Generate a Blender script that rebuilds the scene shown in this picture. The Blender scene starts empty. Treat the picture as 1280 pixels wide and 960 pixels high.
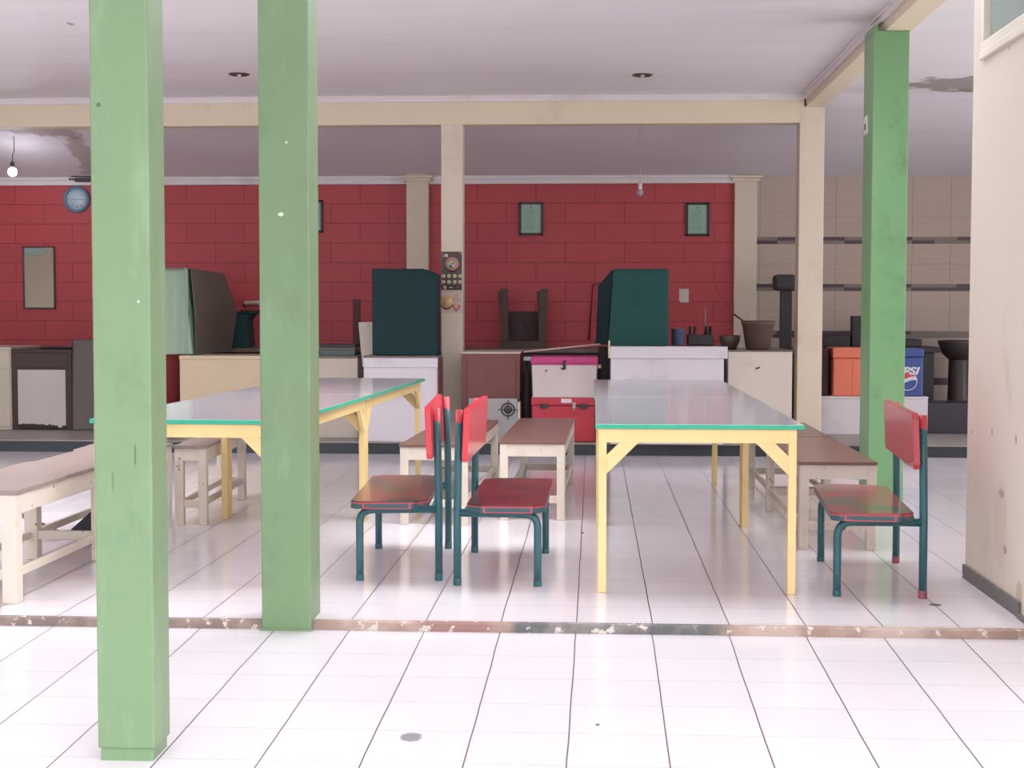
import bpy, bmesh, math, random
from mathutils import Vector, Matrix
random.seed(7)
S = bpy.context.scene
COL = S.collection

# ------------------------------------------------------------------ camera
F = 1850.0; CX, CY = 640.0, 480.0; CAMZ = 1.24
yc = Vector((102.0, 93.0, F)).normalized()                 # world +Y seen from the camera (right, up, forward)
zc = Vector((0.004, 1.0, 0.0)); zc = (zc - yc * zc.dot(yc)).normalized()
xc = yc.cross(zc)
if xc.x < 0: xc = -xc
RIGHT = Vector((xc.x, yc.x, zc.x)); UP = Vector((xc.y, yc.y, zc.y)); FWD = Vector((xc.z, yc.z, zc.z))
cam_d = bpy.data.cameras.new('camera'); cam = bpy.data.objects.new('camera', cam_d); COL.objects.link(cam)
cam_d.sensor_width = 36.0; cam_d.lens = F / 1280.0 * 36.0; cam_d.clip_start = 0.05; cam_d.clip_end = 300
M = Matrix((RIGHT, UP, -FWD)).transposed().to_4x4(); M.translation = Vector((0, 0, CAMZ))
cam.matrix_world = M
S.camera = cam

def at(px, py, Y=None, Z=None, X=None):
    """world point seen at a photo pixel, on a plane of known depth Y, height Z or side X"""
    d = RIGHT * ((px - CX) / F) + UP * ((CY - py) / F) + FWD
    if Y is not None: t = Y / d.y
    elif Z is not None: t = (Z - CAMZ) / d.z
    else: t = X / d.x
    return Vector((0, 0, CAMZ)) + d * t

# ------------------------------------------------------------------ light
S.view_settings.view_transform = 'Standard'; S.view_settings.look = 'None'
S.view_settings.gamma = 1.0; S.view_settings.use_curve_mapping = False
S.view_settings.exposure = 0.86
W = bpy.data.worlds.new('World'); S.world = W; W.use_nodes = True
wn = W.node_tree.nodes; wl = W.node_tree.links; wn.clear()
wo = wn.new('ShaderNodeOutputWorld'); wb = wn.new('ShaderNodeBackground')
wtc = wn.new('ShaderNodeTexCoord'); wsep = wn.new('ShaderNodeSeparateXYZ')
wl.new(wtc.outputs['Generated'], wsep.inputs[0])
# overcast sky: brighter overhead and toward the open right hand side of the yard, ground below
wr = wn.new('ShaderNodeValToRGB'); wr.color_ramp.elements[0].position = 0.49; wr.color_ramp.elements[0].color = (0.48, 0.48, 0.50, 1)
wr.color_ramp.elements[1].position = 0.56; wr.color_ramp.elements[1].color = (0.60, 0.61, 0.635, 1)
wm = wn.new('ShaderNodeMapRange'); wm.inputs['From Min'].default_value = -1; wm.inputs['From Max'].default_value = 1
e3 = wr.color_ramp.elements.new(0.74); e3.color = (1.84, 1.9, 1.98, 1)
wl.new(wsep.outputs['Z'], wm.inputs['Value']); wl.new(wm.outputs[0], wr.inputs[0])
wx = wn.new('ShaderNodeMapRange'); wx.inputs['From Min'].default_value = -1; wx.inputs['From Max'].default_value = 1
wx.inputs['To Min'].default_value = 0.35; wx.inputs['To Max'].default_value = 2.5
wl.new(wsep.outputs['X'], wx.inputs['Value'])
wmul = wn.new('ShaderNodeVectorMath'); wmul.operation = 'SCALE'
wl.new(wr.outputs[0], wmul.inputs[0]); wl.new(wx.outputs[0], wmul.inputs['Scale'])
wl.new(wmul.outputs[0], wb.inputs['Color']); wb.inputs['Strength'].default_value = 1.25
wl.new(wb.outputs[0], wo.inputs['Surface'])
sun_d = bpy.data.lights.new('overcast_sun', 'SUN'); sun_d.energy = 0.9; sun_d.angle = math.radians(50); sun_d.color = (1, 0.98, 0.96)
sun = bpy.data.objects.new('overcast_sun', sun_d); COL.objects.link(sun)
sun.rotation_euler = Vector((-0.55, 0.42, -0.9)).to_track_quat('-Z', 'Y').to_euler()

# ------------------------------------------------------------------ materials
def lin(c):
    return tuple(((v / 255.0) / 12.92 if v / 255.0 <= 0.04045 else ((v / 255.0 + 0.055) / 1.055) ** 2.4) for v in c) + (1.0,)

class NT:
    def __init__(s, m): s.n = m.node_tree.nodes; s.l = m.node_tree.links
    def put(s, sock, v):
        if isinstance(v, bpy.types.NodeSocket): s.l.new(v, sock)
        elif v is not None: sock.default_value = v
    def math(s, op, a, b=None, c=None, clamp=False):
        k = s.n.new('ShaderNodeMath'); k.operation = op; k.use_clamp = clamp
        s.put(k.inputs[0], a)
        if b is not None: s.put(k.inputs[1], b)
        if c is not None: s.put(k.inputs[2], c)
        return k.outputs[0]
    def mix(s, f, a, b):
        k = s.n.new('ShaderNodeMix'); k.data_type = 'RGBA'
        s.put(k.inputs['Factor'], f); s.put(k.inputs[6], a); s.put(k.inputs[7], b)
        return k.outputs[2]
    def step(s, v, lo, hi):
        k = s.n.new('ShaderNodeMapRange'); k.interpolation_type = 'SMOOTHSTEP'
        s.put(k.inputs['Value'], v); k.inputs['From Min'].default_value = lo; k.inputs['From Max'].default_value = hi
        return k.outputs[0]
    def pos(s):
        k = s.n.new('ShaderNodeNewGeometry'); return k.outputs['Position']
    def obj(s):
        k = s.n.new('ShaderNodeTexCoord'); return k.outputs['Object']
    def sep(s, v):
        k = s.n.new('ShaderNodeSeparateXYZ'); s.l.new(v, k.inputs[0]); return k.outputs
    def comb(s, x, y, z):
        k = s.n.new('ShaderNodeCombineXYZ'); s.put(k.inputs[0], x); s.put(k.inputs[1], y); s.put(k.inputs[2], z); return k.outputs[0]
    def noise(s, v, scale=5.0, detail=4.0, rough=0.6):
        k = s.n.new('ShaderNodeTexNoise'); s.l.new(v, k.inputs['Vector'])
        k.inputs['Scale'].default_value = scale; k.inputs['Detail'].default_value = detail; k.inputs['Roughness'].default_value = rough
        return k.outputs['Fac']
    def scale(s, v, sc):
        k = s.n.new('ShaderNodeVectorMath'); k.operation = 'MULTIPLY'; s.l.new(v, k.inputs[0]); k.inputs[1].default_value = sc; return k.outputs[0]
    def add(s, v, a):
        k = s.n.new('ShaderNodeVectorMath'); k.operation = 'ADD'; s.l.new(v, k.inputs[0]); s.put(k.inputs[1], a); return k.outputs[0]
    def bump(s, h, strength=0.2, dist=0.01):
        k = s.n.new('ShaderNodeBump'); s.l.new(h, k.inputs['Height']); k.inputs['Strength'].default_value = strength; k.inputs['Distance'].default_value = dist
        return k.outputs[0]
    def spot(s, col, P, centre, radii, colour, strength=1.0, wobble=0.5, nscale=14.0):
        """a stain of its own shape at a fixed place of the surface"""
        d = s.scale(s.add(P, tuple(-c for c in centre)), tuple(1.0 / r for r in radii))
        ln = s.n.new('ShaderNodeVectorMath'); ln.operation = 'LENGTH'; s.l.new(d, ln.inputs[0])
        nz = s.noise(P, nscale, 3.0)
        v = s.math('ADD', ln.outputs['Value'], s.math('MULTIPLY', s.math('SUBTRACT', nz, 0.5), wobble * 2.0))
        f = s.math('MULTIPLY', s.math('SUBTRACT', 1.0, s.step(v, 0.7, 1.05)), strength)
        return s.mix(f, col, colour)

def newmat(name):
    m = bpy.data.materials.new(name); m.use_nodes = True
    b = m.node_tree.nodes['Principled BSDF']
    return m, b, NT(m)

MATS = {}
def paint(name, rgb, rough=0.5, dirt=None, dirt_amt=0.35, scale=6.0, vary=0.12, metal=0.0, bump=0.1, stretch=(1, 1, 1), thresh=(0.55, 0.72), chips=None, chip_t=(0.66, 0.70), chip_scale=30.0, emit=None, alpha=None, spec=0.5):
    """painted surface: a base colour, slight variation, dirt in patches, chipped paint"""
    if name in MATS: return MATS[name]
    m, b, t = newmat(name)
    P = t.scale(t.obj(), stretch)
    oi = t.n.new('ShaderNodeObjectInfo'); P = t.add(P, t.comb(t.math('MULTIPLY', oi.outputs['Random'], 37.0), 0.0, 0.0))
    base = lin(rgb); dark = tuple(c * (1 - vary) for c in base[:3]) + (1,); light = tuple(min(1, c * (1 + vary)) for c in base[:3]) + (1,)
    n1 = t.noise(P, scale, 5.0)
    c = t.mix(n1, dark, light)
    if dirt is not None:
        n2 = t.noise(t.add(P, (3.1, 7.7, 1.3)), scale * 0.8, 6.0, 0.65)
        c = t.mix(t.math('MULTIPLY', t.step(n2, *thresh), dirt_amt), c, lin(dirt))
    if chips is not None:
        n3 = t.noise(t.add(P, (9.1, 2.7, 5.3)), chip_scale, 3.0)
        c = t.mix(t.step(n3, *chip_t), c, lin(chips))
    t.put(b.inputs['Base Color'], c)
    b.inputs['Roughness'].default_value = rough; b.inputs['Metallic'].default_value = metal
    b.inputs['Specular IOR Level'].default_value = spec
    if bump > 0: t.l.new(t.bump(t.noise(P, scale * 5, 4.0), bump, 0.004), b.inputs['Normal'])
    MATS[name] = m
    return m

def tile_floor(name, rgb, rough, x_off, y_off, skew=0.0, spots=()):
    m, b, t = newmat(name)
    P = t.pos(); o = t.sep(P)
    sx = t.math('SUBTRACT', o['X'], t.math('MULTIPLY', t.math('SUBTRACT', o['Y'], 5.8), skew)) if skew else o['X']
    wob = t.math('MULTIPLY', t.math('SUBTRACT', t.noise(P, 2.2, 2.0), 0.5), 0.008)
    ux = t.math('DIVIDE', t.math('ADD', t.math('SUBTRACT', sx, x_off), wob), 0.30)
    uy = t.math('DIVIDE', t.math('SUBTRACT', o['Y'], y_off), 0.30)
    def line(u, w):
        f = t.math('FRACT', u); d = t.math('MINIMUM', f, t.math('SUBTRACT', 1.0, f))
        return t.math('SUBTRACT', 1.0, t.step(d, w * 0.55, w))
    lx = line(ux, 0.0105); ly = line(uy, 0.010)
    base = lin(rgb)
    tid = t.n.new('ShaderNodeTexWhiteNoise'); tid.noise_dimensions = '2D'
    t.l.new(t.comb(t.math('FLOOR', ux), t.math('FLOOR', uy), 0.0), tid.inputs['Vector'])
    c = t.mix(tid.outputs['Value'], base, tuple(v * 0.95 for v in base[:3]) + (1,))
    dn = t.noise(t.scale(P, (1, 0.6, 1)), 3.0, 6.0, 0.7)
    c = t.mix(t.math('MULTIPLY', t.step(dn, 0.50, 0.75), 0.12), c, lin((165, 150, 148)))
    c = t.mix(t.math('MULTIPLY', lx, 0.97), c, lin((84, 62, 62)))
    c = t.mix(t.math('MULTIPLY', ly, 0.30), c, lin((120, 105, 108)))
    for (ce, ra, co, st) in spots: c = t.spot(c, P, ce, ra, lin(co), st, 0.45, 25.0)
    t.put(b.inputs['Base Color'], c)
    r = t.math('ADD', rough, t.math('MULTIPLY', t.step(dn, 0.4, 0.8), 0.10))
    t.put(b.inputs['Roughness'], t.math('ADD', r, t.math('MULTIPLY', lx, 0.5), clamp=True))
    h = t.math('SUBTRACT', t.math('MULTIPLY', t.noise(P, 3.0, 2.0), 0.2), t.math('MAXIMUM', lx, ly))
    t.l.new(t.bump(h, 0.10, 0.002), b.inputs['Normal'])
    return m

# ------------------------------------------------------------------ mesh helpers
def bx(bm, x0, x1, y0, y1, z0, z1, bev=0.0, mat=0):
    if x1 < x0: x0, x1 = x1, x0
    if y1 < y0: y0, y1 = y1, y0
    if z1 < z0: z0, z1 = z1, z0
    t = bmesh.new(); bmesh.ops.create_cube(t, size=1.0)
    for v in t.verts: v.co = Vector(((x0 + x1) / 2 + v.co.x * (x1 - x0), (y0 + y1) / 2 + v.co.y * (y1 - y0), (z0 + z1) / 2 + v.co.z * (z1 - z0)))
    if bev > 0:
        bev = min(bev, 0.45 * min(x1 - x0, y1 - y0, z1 - z0))
        bmesh.ops.bevel(t, geom=t.edges[:], offset=bev, segments=2, affect='EDGES', profile=0.5)
    for f in t.faces: f.material_index = mat
    merge(bm, t); return bm

def merge(bm, t, mtx=None):
    if mtx is not None: t.transform(mtx)
    me = bpy.data.meshes.new('tmp'); t.to_mesh(me); t.free(); bm.from_mesh(me); bpy.data.meshes.remove(me)

def bar(bm, a, b, w, h, up=Vector((0, 0, 1)), bev=0.002):
    a = Vector(a); b = Vector(b); d = b - a; L = d.length; z = d.normalized()
    x = Vector(up).cross(z)
    if x.length < 1e-4: x = Vector((1, 0, 0)).cross(z)
    x.normalize(); y = z.cross(x)
    t = bmesh.new(); bx(t, -w / 2, w / 2, -h / 2, h / 2, 0, L, bev)
    m = Matrix((x, y, z)).transposed().to_4x4(); m.translation = a
    merge(bm, t, m); return bm

def prism(bm, pts, h, mtx=None, bev=0.0, mat=0):
    """polygon in the xy plane extruded from 0 to h"""
    t = bmesh.new(); vs = [t.verts.new((p[0], p[1], 0)) for p in pts]; f = t.faces.new(vs)
    r = bmesh.ops.extrude_face_region(t, geom=[f])
    for v in r['geom']:
        if isinstance(v, bmesh.types.BMVert): v.co.z = h
    bmesh.ops.recalc_face_normals(t, faces=t.faces[:])
    if bev: bmesh.ops.bevel(t, geom=t.edges[:], offset=bev, segments=2, affect='EDGES')
    for fc in t.faces: fc.material_index = mat
    merge(bm, t, mtx); return bm

def tube(bm, pts, r, n=14, caps=True):
    pts = [Vector(p) for p in pts]; rings = []
    prev = None
    for i, p in enumerate(pts):
        if i == 0: d = pts[1] - p
        elif i == len(pts) - 1: d = p - pts[i - 1]
        else: d = (pts[i + 1] - p).normalized() + (p - pts[i - 1]).normalized()
        d.normalize()
        if prev is None:
            x = d.orthogonal().normalized()
        else:
            x = (prev - d * prev.dot(d)).normalized()
        prev = x; y = d.cross(x)
        rr = r[i] if isinstance(r, (list, tuple)) else r
        rings.append([bm.verts.new(p + (x * math.cos(2 * math.pi * k / n) + y * math.sin(2 * math.pi * k / n)) * rr) for k in range(n)])
    for a, b in zip(rings, rings[1:]):
        for k in range(n):
            f = bm.faces.new((a[k], a[(k + 1) % n], b[(k + 1) % n], b[k])); f.smooth = True
    if caps:
        bm.faces.new(list(reversed(rings[0]))); bm.faces.new(rings[-1])
    return bm

def lathe(bm, prof, c=(0, 0, 0), n=28, axis='z', smooth=True, cap=True):
    rings = []
    for (r, h) in prof:
        ring = []
        for k in range(n):
            a = 2 * math.pi * k / n
            p = Vector((r * math.cos(a), r * math.sin(a), h))
            if axis == 'y': p = Vector((p.x, -p.z, p.y))      # h grows toward the viewer (-Y)
            ring.append(bm.verts.new(p + Vector(c)))
        rings.append(ring)
    for a, b in zip(rings, rings[1:]):
        for k in range(n):
            f = bm.faces.new((a[k], a[(k + 1) % n], b[(k + 1) % n], b[k])); f.smooth = smooth
    if prof[0][0] > 1e-5: bm.faces.new(list(reversed(rings[0])))
    if prof[-1][0] > 1e-5 and cap: bm.faces.new(rings[-1])
    bmesh.ops.remove_doubles(bm, verts=bm.verts[:], dist=1e-6)
    return bm

def bend(p0, p1, p2, r, n=6):
    """round the corner p1 of a path p0-p1-p2"""
    p0, p1, p2 = Vector(p0), Vector(p1), Vector(p2)
    a = p1 + (p0 - p1).normalized() * r; b = p1 + (p2 - p1).normalized() * r
    return [a.lerp(p1, u / n).lerp(p1.lerp(b, u / n), u / n) for u in range(n + 1)]

def obj(name, bm, mats, parent=None, loc=None):
    me = bpy.data.meshes.new(name)
    bmesh.ops.recalc_face_normals(bm, faces=bm.faces[:])
    bm.to_mesh(me); bm.free()
    for m in (mats if isinstance(mats, (list, tuple)) else [mats]): me.materials.append(m)
    o = bpy.data.objects.new(name, me); COL.objects.link(o)
    if parent is not None: o.parent = parent
    if loc is not None: o.location = loc
    return o

def B(*boxes, bev=0.003):
    bm = bmesh.new()
    for b in boxes: bx(bm, *b[:6], bev=(b[6] if len(b) > 6 else bev))
    return bm

def tag(o, label, cat, group=None):
    o['label'] = label; o['category'] = cat
    if group: o['group'] = group
    return o

def thing(name, label, cat, loc=(0, 0, 0), rz=0.0, group=None):
    o = bpy.data.objects.new(name, None); COL.objects.link(o); o.empty_display_size = 0.1
    o.location = loc; o.rotation_euler = (0, 0, rz)
    return tag(o, label, cat, group)

def struct(name, bm, mats):
    o = obj(name, bm, mats); o['kind'] = 'structure'; return o

def copy_thing(root, loc, rz, label):
    r = root.copy(); COL.objects.link(r); r.location = loc; r.rotation_euler = (0, 0, rz); r['label'] = label
    for ch in root.children:
        c = ch.copy(); COL.objects.link(c); c.parent = r
        for g in ch.children:
            d = g.copy(); COL.objects.link(d); d.parent = c
    return r

def rect(x0, y0, x1, y1, Y):
    """a pixel rectangle standing on the plane at depth Y -> X0, X1, Z0, Z1"""
    a = at(x0, y1, Y=Y); b = at(x1, y0, Y=Y); return a.x, b.x, a.z, b.z

# ------------------------------------------------------------------ setting
YS = 5.80          # the step between porch and hall
YC = 13.25         # column line
YW = 15.10         # back wall
YP = 12.58         # front of the raised kitchen platform
ZP = 0.105         # its height
ZCE = 3.14         # ceiling
XL, XR = -8.6, 5.2
PORCH_SLOPE = 0.0297
def porch_z(y): return -0.035 - (YS - y) * PORCH_SLOPE

s1 = at(514, 921, Z=porch_z(4.5)); s2 = at(747, 906, Z=porch_z(4.6)); s3 = at(728, 666, Z=0); s4 = at(1169, 756, Z=0); s5 = at(505, 688, Z=0)
hall_tiles = tile_floor('hall_tile', (228, 220, 225), 0.11, -0.062, 5.85, 0.0,
    [((s3.x, s3.y, 0), (0.012, 0.03, 0.1), (60, 50, 50), 0.8), ((s4.x, s4.y, 0), (0.03, 0.03, 0.1), (60, 55, 55), 0.9), ((s5.x, s5.y, 0), (0.03, 0.015, 0.1), (120, 90, 90), 0.6)])
porch_tiles = tile_floor('porch_tile', (222, 216, 221), 0.17, -0.065, 5.735, 0.0049,
    [((s1.x, s1.y, s1.z), (0.036, 0.05, 0.1), (105, 102, 104), 0.75), ((s2.x, s2.y, s2.z), (0.007, 0.012, 0.1), (70, 40, 40), 0.9)])

bm = B((XL, XR, YS, YP, -0.3, 0.0), bev=0)
struct('floor', bm, hall_tiles)
bm = bmesh.new()
yn = -1.0
v = [bm.verts.new(p) for p in [(XL - 3, yn, porch_z(yn)), (XR + 3, yn, porch_z(yn)), (XR + 3, YS, porch_z(YS)), (XL - 3, YS, porch_z(YS)),
     (XL - 3, yn, -0.6), (XR + 3, yn, -0.6), (XR + 3, YS, -0.6), (XL - 3, YS, -0.6)]]
for q in ((0, 1, 2, 3), (7, 6, 5, 4), (0, 4, 5, 1), (2, 6, 7, 3), (1, 5, 6, 2), (0, 3, 7, 4)): bm.faces.new([v[i] for i in q])
struct('floor_porch', bm, porch_tiles)

# step edging, unpainted concrete with patches of old paint
m, b, t = newmat('step_edge')
P = t.pos(); n1 = t.noise(t.scale(P, (1.6, 1, 1)), 1.6, 3.0)
xs_ = t.math('ADD', t.sep(P)['X'], t.math('MULTIPLY', t.math('SUBTRACT', n1, 0.5), 0.5))
def seg(x0_, x1_): return t.math('MULTIPLY', t.step(xs_, x0_ - .04, x0_ + .04), t.math('SUBTRACT', 1.0, t.step(xs_, x1_ - .04, x1_ + .04)))
c = t.mix(t.step(t.noise(P, 3.0, 4.0), 0.42, 0.62), lin((160, 134, 122)), lin((186, 164, 152)))
c = t.mix(seg(-9.0, -1.1), c, t.mix(t.step(t.noise(P, 4.0, 4.0), 0.42, 0.6), lin((128, 112, 104)), lin((156, 136, 126))))
c = t.mix(seg(-0.72, -0.40), c, lin((150, 116, 108)))
c = t.mix(seg(-0.28, 0.52), c, t.mix(t.step(t.noise(P, 6.0, 4.0), 0.45, 0.6), lin((100, 100, 100)), lin((132, 126, 120))))
c = t.mix(t.step(t.noise(P, 22.0, 5.0), 0.58, 0.64), c, lin((205, 195, 185)))
t.put(b.inputs['Base Color'], c); b.inputs['Roughness'].default_value = 0.85
t.l.new(t.bump(t.noise(P, 60.0, 5.0), 0.6, 0.006), b.inputs['Normal'])
step_m = m
bm = bmesh.new()
N = 60
random.seed(3)
rows = []
for i in range(N + 1):
    x = XL + (XR - XL) * i / N
    j = random.uniform(-0.003, 0.003); k = random.uniform(-0.002, 0.002)
    yy = YS - 0.012 - 0.004 * (x + 2.0) * 0.5
    rows.append([bm.verts.new((x, YS + 0.02, -0.10)), bm.verts.new((x, yy + j, -0.10)), bm.verts.new((x, yy + j, -0.004 + k)), bm.verts.new((x, yy + 0.006, 0.001 + k)), bm.verts.new((x, YS + 0.02, 0.001))])
for a, b2 in zip(rows, rows[1:]):
    for k in range(4): bm.faces.new((a[k], b2[k], b2[k + 1], a[k + 1]))
    bm.faces.new((a[4], b2[4], b2[0], a[0]))
bm.faces.new(rows[0]); bm.faces.new(list(reversed(rows[-1])))
struct('trim_1', bm, step_m)

# platform
plat = paint('platform_top', (150, 142, 138), 0.45, dirt=(90, 85, 82), dirt_amt=0.5, scale=4)
platf = paint('platform_front', (46, 52, 58), 0.35, dirt=(70, 70, 72), dirt_amt=0.5, scale=5)
bm = bmesh.new()
bx(bm, XL, XR, YP - 0.015, YW, ZP - 0.012, ZP, 0.002, 0); bx(bm, XL, XR, YP, YW, -0.3, ZP - 0.012, 0, 1)
struct('floor_platform', bm, [plat, platf])

# ceilings
def ceiling_mat(name, rgb, spots):
    m, b, t = newmat(name)
    P = t.pos(); base = lin(rgb)
    c = t.mix(t.noise(P, 0.6, 3.0), base, tuple(v * 0.94 for v in base[:3]) + (1,))
    c = t.mix(t.math('MULTIPLY', t.step(t.noise(t.scale(P, (0.15, 1.0, 1)), 4.0, 3.0), 0.45, 0.8), 0.10), c, lin((150, 140, 140)))
    for (ce, ra, co, st) in spots: c = t.spot(c, P, ce, ra, lin(co), st, 1.1, 4.5)
    t.put(b.inputs['Base Color'], c); b.inputs['Roughness'].default_value = 0.55
    t.l.new(t.bump(t.noise(P, 6.0, 3.0), 0.12, 0.01), b.inputs['Normal'])
    return m
q1 = at(1190, 105, Z=ZCE); q2 = at(1230, 114, Z=ZCE); q3 = at(88, 30, Z=ZCE)
cm = ceiling_mat('ceiling_board', (236, 230, 233), [((q1.x, q1.y, ZCE), (0.42, 0.42, 1), (132, 116, 106), 0.75), ((q2.x, q2.y, ZCE), (0.4, 0.12, 1), (120, 104, 96), 0.8), ((q3.x, q3.y, ZCE), (0.025, 0.06, 1), (140, 130, 128), 0.8)])
struct('ceiling', B((XL - 3, XR + 3, 0.5, 6.5, ZCE, ZCE + 0.12), (XL - 3, XR + 3, 8.6, YC + 0.02, ZCE, ZCE + 0.12), (XL - 3, -6.0, 6.5, 8.6, ZCE, ZCE + .12), (1.75, XR + 3, 6.5, 8.6, ZCE, ZCE + .12), bev=0), cm)  # the unseen gap between the boards is an added skylight to brighten the hall
ZB = at(800, 222, Y=YW).z     # height of the sloping ceiling where it meets the back wall
q4 = at(78, 195, Y=14.1); q5 = at(105, 212, Y=14.6)
cmb = ceiling_mat('ceiling_board_back', (230, 222, 228), [((q4.x - .1, q4.y - .25, q4.z), (0.42, 0.24, 1), (132, 112, 108), 0.6), ((q5.x + .05, q5.y, q5.z), (0.17, 0.5, 1), (150, 132, 126), 0.6)])
bm = bmesh.new()
v = [bm.verts.new(p) for p in [(XL, YC, ZCE), (XR, YC, ZCE), (XR, YW + .1, ZB - .03), (XL, YW + .1, ZB - .03), (XL, YC, ZCE + .12), (XR, YC, ZCE + .12), (XR, YW + .1, ZB + .1), (XL, YW + .1, ZB + .1)]]
for q in ((3, 2, 1, 0), (4, 5, 6, 7), (0, 1, 5, 4), (2, 3, 7, 6), (1, 2, 6, 5), (3, 0, 4, 7)): bm.faces.new([v[i] for i in q])
struct('ceiling_back', bm, cmb)

# red block wall
m, b, t = newmat('red_block_wall')
P = t.pos(); o = t.sep(P)
uv = t.comb(t.math('ADD', o['X'], 60.0 - 0.011 + 0.0), t.math('ADD', o['Z'], 20.0 - 0.118), 0.0)
br = t.n.new('ShaderNodeTexBrick'); t.l.new(uv, br.inputs['Vector'])
br.offset = 0.5; br.offset_frequency = 2; br.squash = 1.0
br.inputs['Scale'].default_value = 1.0; br.inputs['Brick Width'].default_value = 0.6; br.inputs['Row Height'].default_value = 0.2
br.inputs['Mortar Size'].default_value = 0.0045; br.inputs['Mortar Smooth'].default_value = 0.3; br.inputs['Bias'].default_value = 0.0
br.inputs['Color1'].default_value = lin((190, 72, 78)); br.inputs['Color2'].default_value = lin((182, 69, 76)); br.inputs['Mortar'].default_value = lin((146, 48, 56))
c = t.mix(t.math('MULTIPLY', t.step(t.noise(P, 2.5, 5.0), 0.5, 0.75), 0.25), br.outputs['Color'], lin((160, 60, 62)))
t.put(b.inputs['Base Color'], c); b.inputs['Roughness'].default_value = 0.5
t.l.new(t.bump(t.math('SUBTRACT', 1.0, br.outputs['Fac']), 0.35, 0.006), b.inputs['Normal'])
red_m = m
XT = at(919, 300, Y=YW).x      # end of the red wall, start of the pilaster
XT2 = at(946, 300, Y=YW).x
struct('wall_back', B((XL - .2, XT, YW, YW + 0.2, -0.3, 3.3), bev=0), red_m)

# tiled wall to the right of the pilaster
m, b, t = newmat('kitchen_wall_tile')
P = t.pos(); o = t.sep(P)
zt = at(1150, 296, Y=YW).z; rowh = (at(1150, 296, Y=YW).z - at(1150, 355, Y=YW).z)
tx0 = at(1140, 300, Y=YW).x; tw = at(1188, 300, Y=YW).x - tx0
ux = t.math('DIVIDE', t.math('SUBTRACT', o['X'], tx0), tw); uz = t.math('DIVIDE', t.math('SUBTRACT', zt, o['Z']), rowh)
fz = t.math('FRACT', t.math('ADD', uz, 20.0)); fx = t.math('FRACT', t.math('ADD', ux, 40.0))
band = t.math('MULTIPLY', t.math('LESS_THAN', fz, 0.15), t.math('GREATER_THAN', uz, -0.05))
gx = t.math('LESS_THAN', fx, 0.012)
grain = t.noise(t.comb(t.math('MULTIPLY', o['X'], 1.2), o['Y'], t.math('MULTIPLY', o['Z'], 30.0)), 3.0, 4.0)
c = t.mix(grain, lin((176, 158, 146)), lin((196, 180, 168)))
c = t.mix(t.math('MULTIPLY', gx, 0.7), c, lin((110, 96, 90)))
mz = t.n.new('ShaderNodeTexWhiteNoise'); mz.noise_dimensions = '3D'
t.l.new(t.comb(t.math('FLOOR', t.math('MULTIPLY', ux, 1.7)), t.math('FLOOR', t.math('MULTIPLY', fz, 13.3)), t.math('FLOOR', uz)), mz.inputs['Vector'])
bc = t.mix(t.step(mz.outputs['Value'], 0.55, 0.6), lin((84, 70, 80)), lin((130, 118, 112)))
c = t.mix(band, c, bc)
c = t.mix(t.math('MULTIPLY', t.math('LESS_THAN', t.math('ABSOLUTE', t.math('SUBTRACT', fz, 0.58)), 0.006), 0.25), c, lin((120, 106, 100)))
t.put(b.inputs['Base Color'], c); b.inputs['Roughness'].default_value = 0.22
struct('wall_back_tiled', B((XT2, XR + .2, YW, YW + 0.2, -0.3, 3.3), bev=0), m)

cream = paint('cream_plaster', (222, 208, 188), 0.6, dirt=(186, 164, 140), dirt_amt=0.3, scale=2.2, vary=0.04)
creamb = paint('cream_beam', (226, 212, 186), 0.6, dirt=(186, 164, 138), dirt_amt=0.35, scale=1.5, vary=0.04)
white_t = paint('white_moulding', (228, 220, 222), 0.45, dirt=(150, 130, 120), dirt_amt=0.3, scale=1.5, vary=0.03)
sidew = paint('side_wall_cream', (200, 188, 172), 0.7, dirt=(150, 130, 115), dirt_amt=0.4, scale=1.0)

# pilasters on the back wall (with a widened cap under the crown)
def pilaster(n, xa, xb, yfront=YW - 0.12):
    bm = bmesh.new()
    a = at(xa, 300, Y=yfront).x; c = at(xb, 300, Y=yfront).x
    bx(bm, a, c, yfront, YW + 0.01, -0.05, ZB + 0.2, 0.004)
    ztop = at(xa, 223, Y=yfront).z
    bx(bm, a - 0.05, c + 0.05, yfront - 0.04, YW, ztop, ztop + 0.03, 0.006)
    bx(bm, a - 0.03, c + 0.03, yfront - 0.025, YW, ztop - 0.03, ztop, 0.006)
    struct('trim_%d' % n, bm, cream)
pilaster(2, 508, 535)
pilaster(3, 918, 946, YW - 0.05)

# crown mouldings
zc0 = at(700, 230, Y=YW).z
struct('trim_4', B((XL, XT, YW - 0.05, YW, zc0, ZB + .03, .004), (XL, XT, YW - 0.075, YW, ZB - 0.012, ZB + 0.02, .004)), white_t)

# columns: right one, middle one, two beams
def xy(px, py, Y): p = at(px, py, Y=Y); return p.x
zbeam = at(780, 154.5, Y=YC).z; zdeep = at(1010, 133, Y=YC).z
XBL = xy(997, 140, YC)
XBR = xy(1027, 140, YC)
xb0, xb1 = 1.862, 2.03
struct('trim_5', B((XL, XBL + .06, YC + .002, YC + 0.18, zbeam, ZCE + .02, .004)), creamb)                    # cross beam
struct('trim_6', B((XL, xb0 - .02, YC - 0.03, YC, ZCE - 0.055, ZCE, .006), (XL, xb0 - .02, YC - 0.05, YC, ZCE - 0.02, ZCE, .006)), white_t)
struct('trim_7', B((xb0, xb1, 1.6, YC + .2, zdeep, ZCE + .02, .004)), creamb)            # beam running toward the porch
struct('trim_8', B((xb0 - .03, xb0, 1.6, YC, ZCE - 0.05, ZCE, .006), (xb0 - .05, xb0, 1.6, YC, ZCE - 0.02, ZCE, .006)), white_t)

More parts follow.
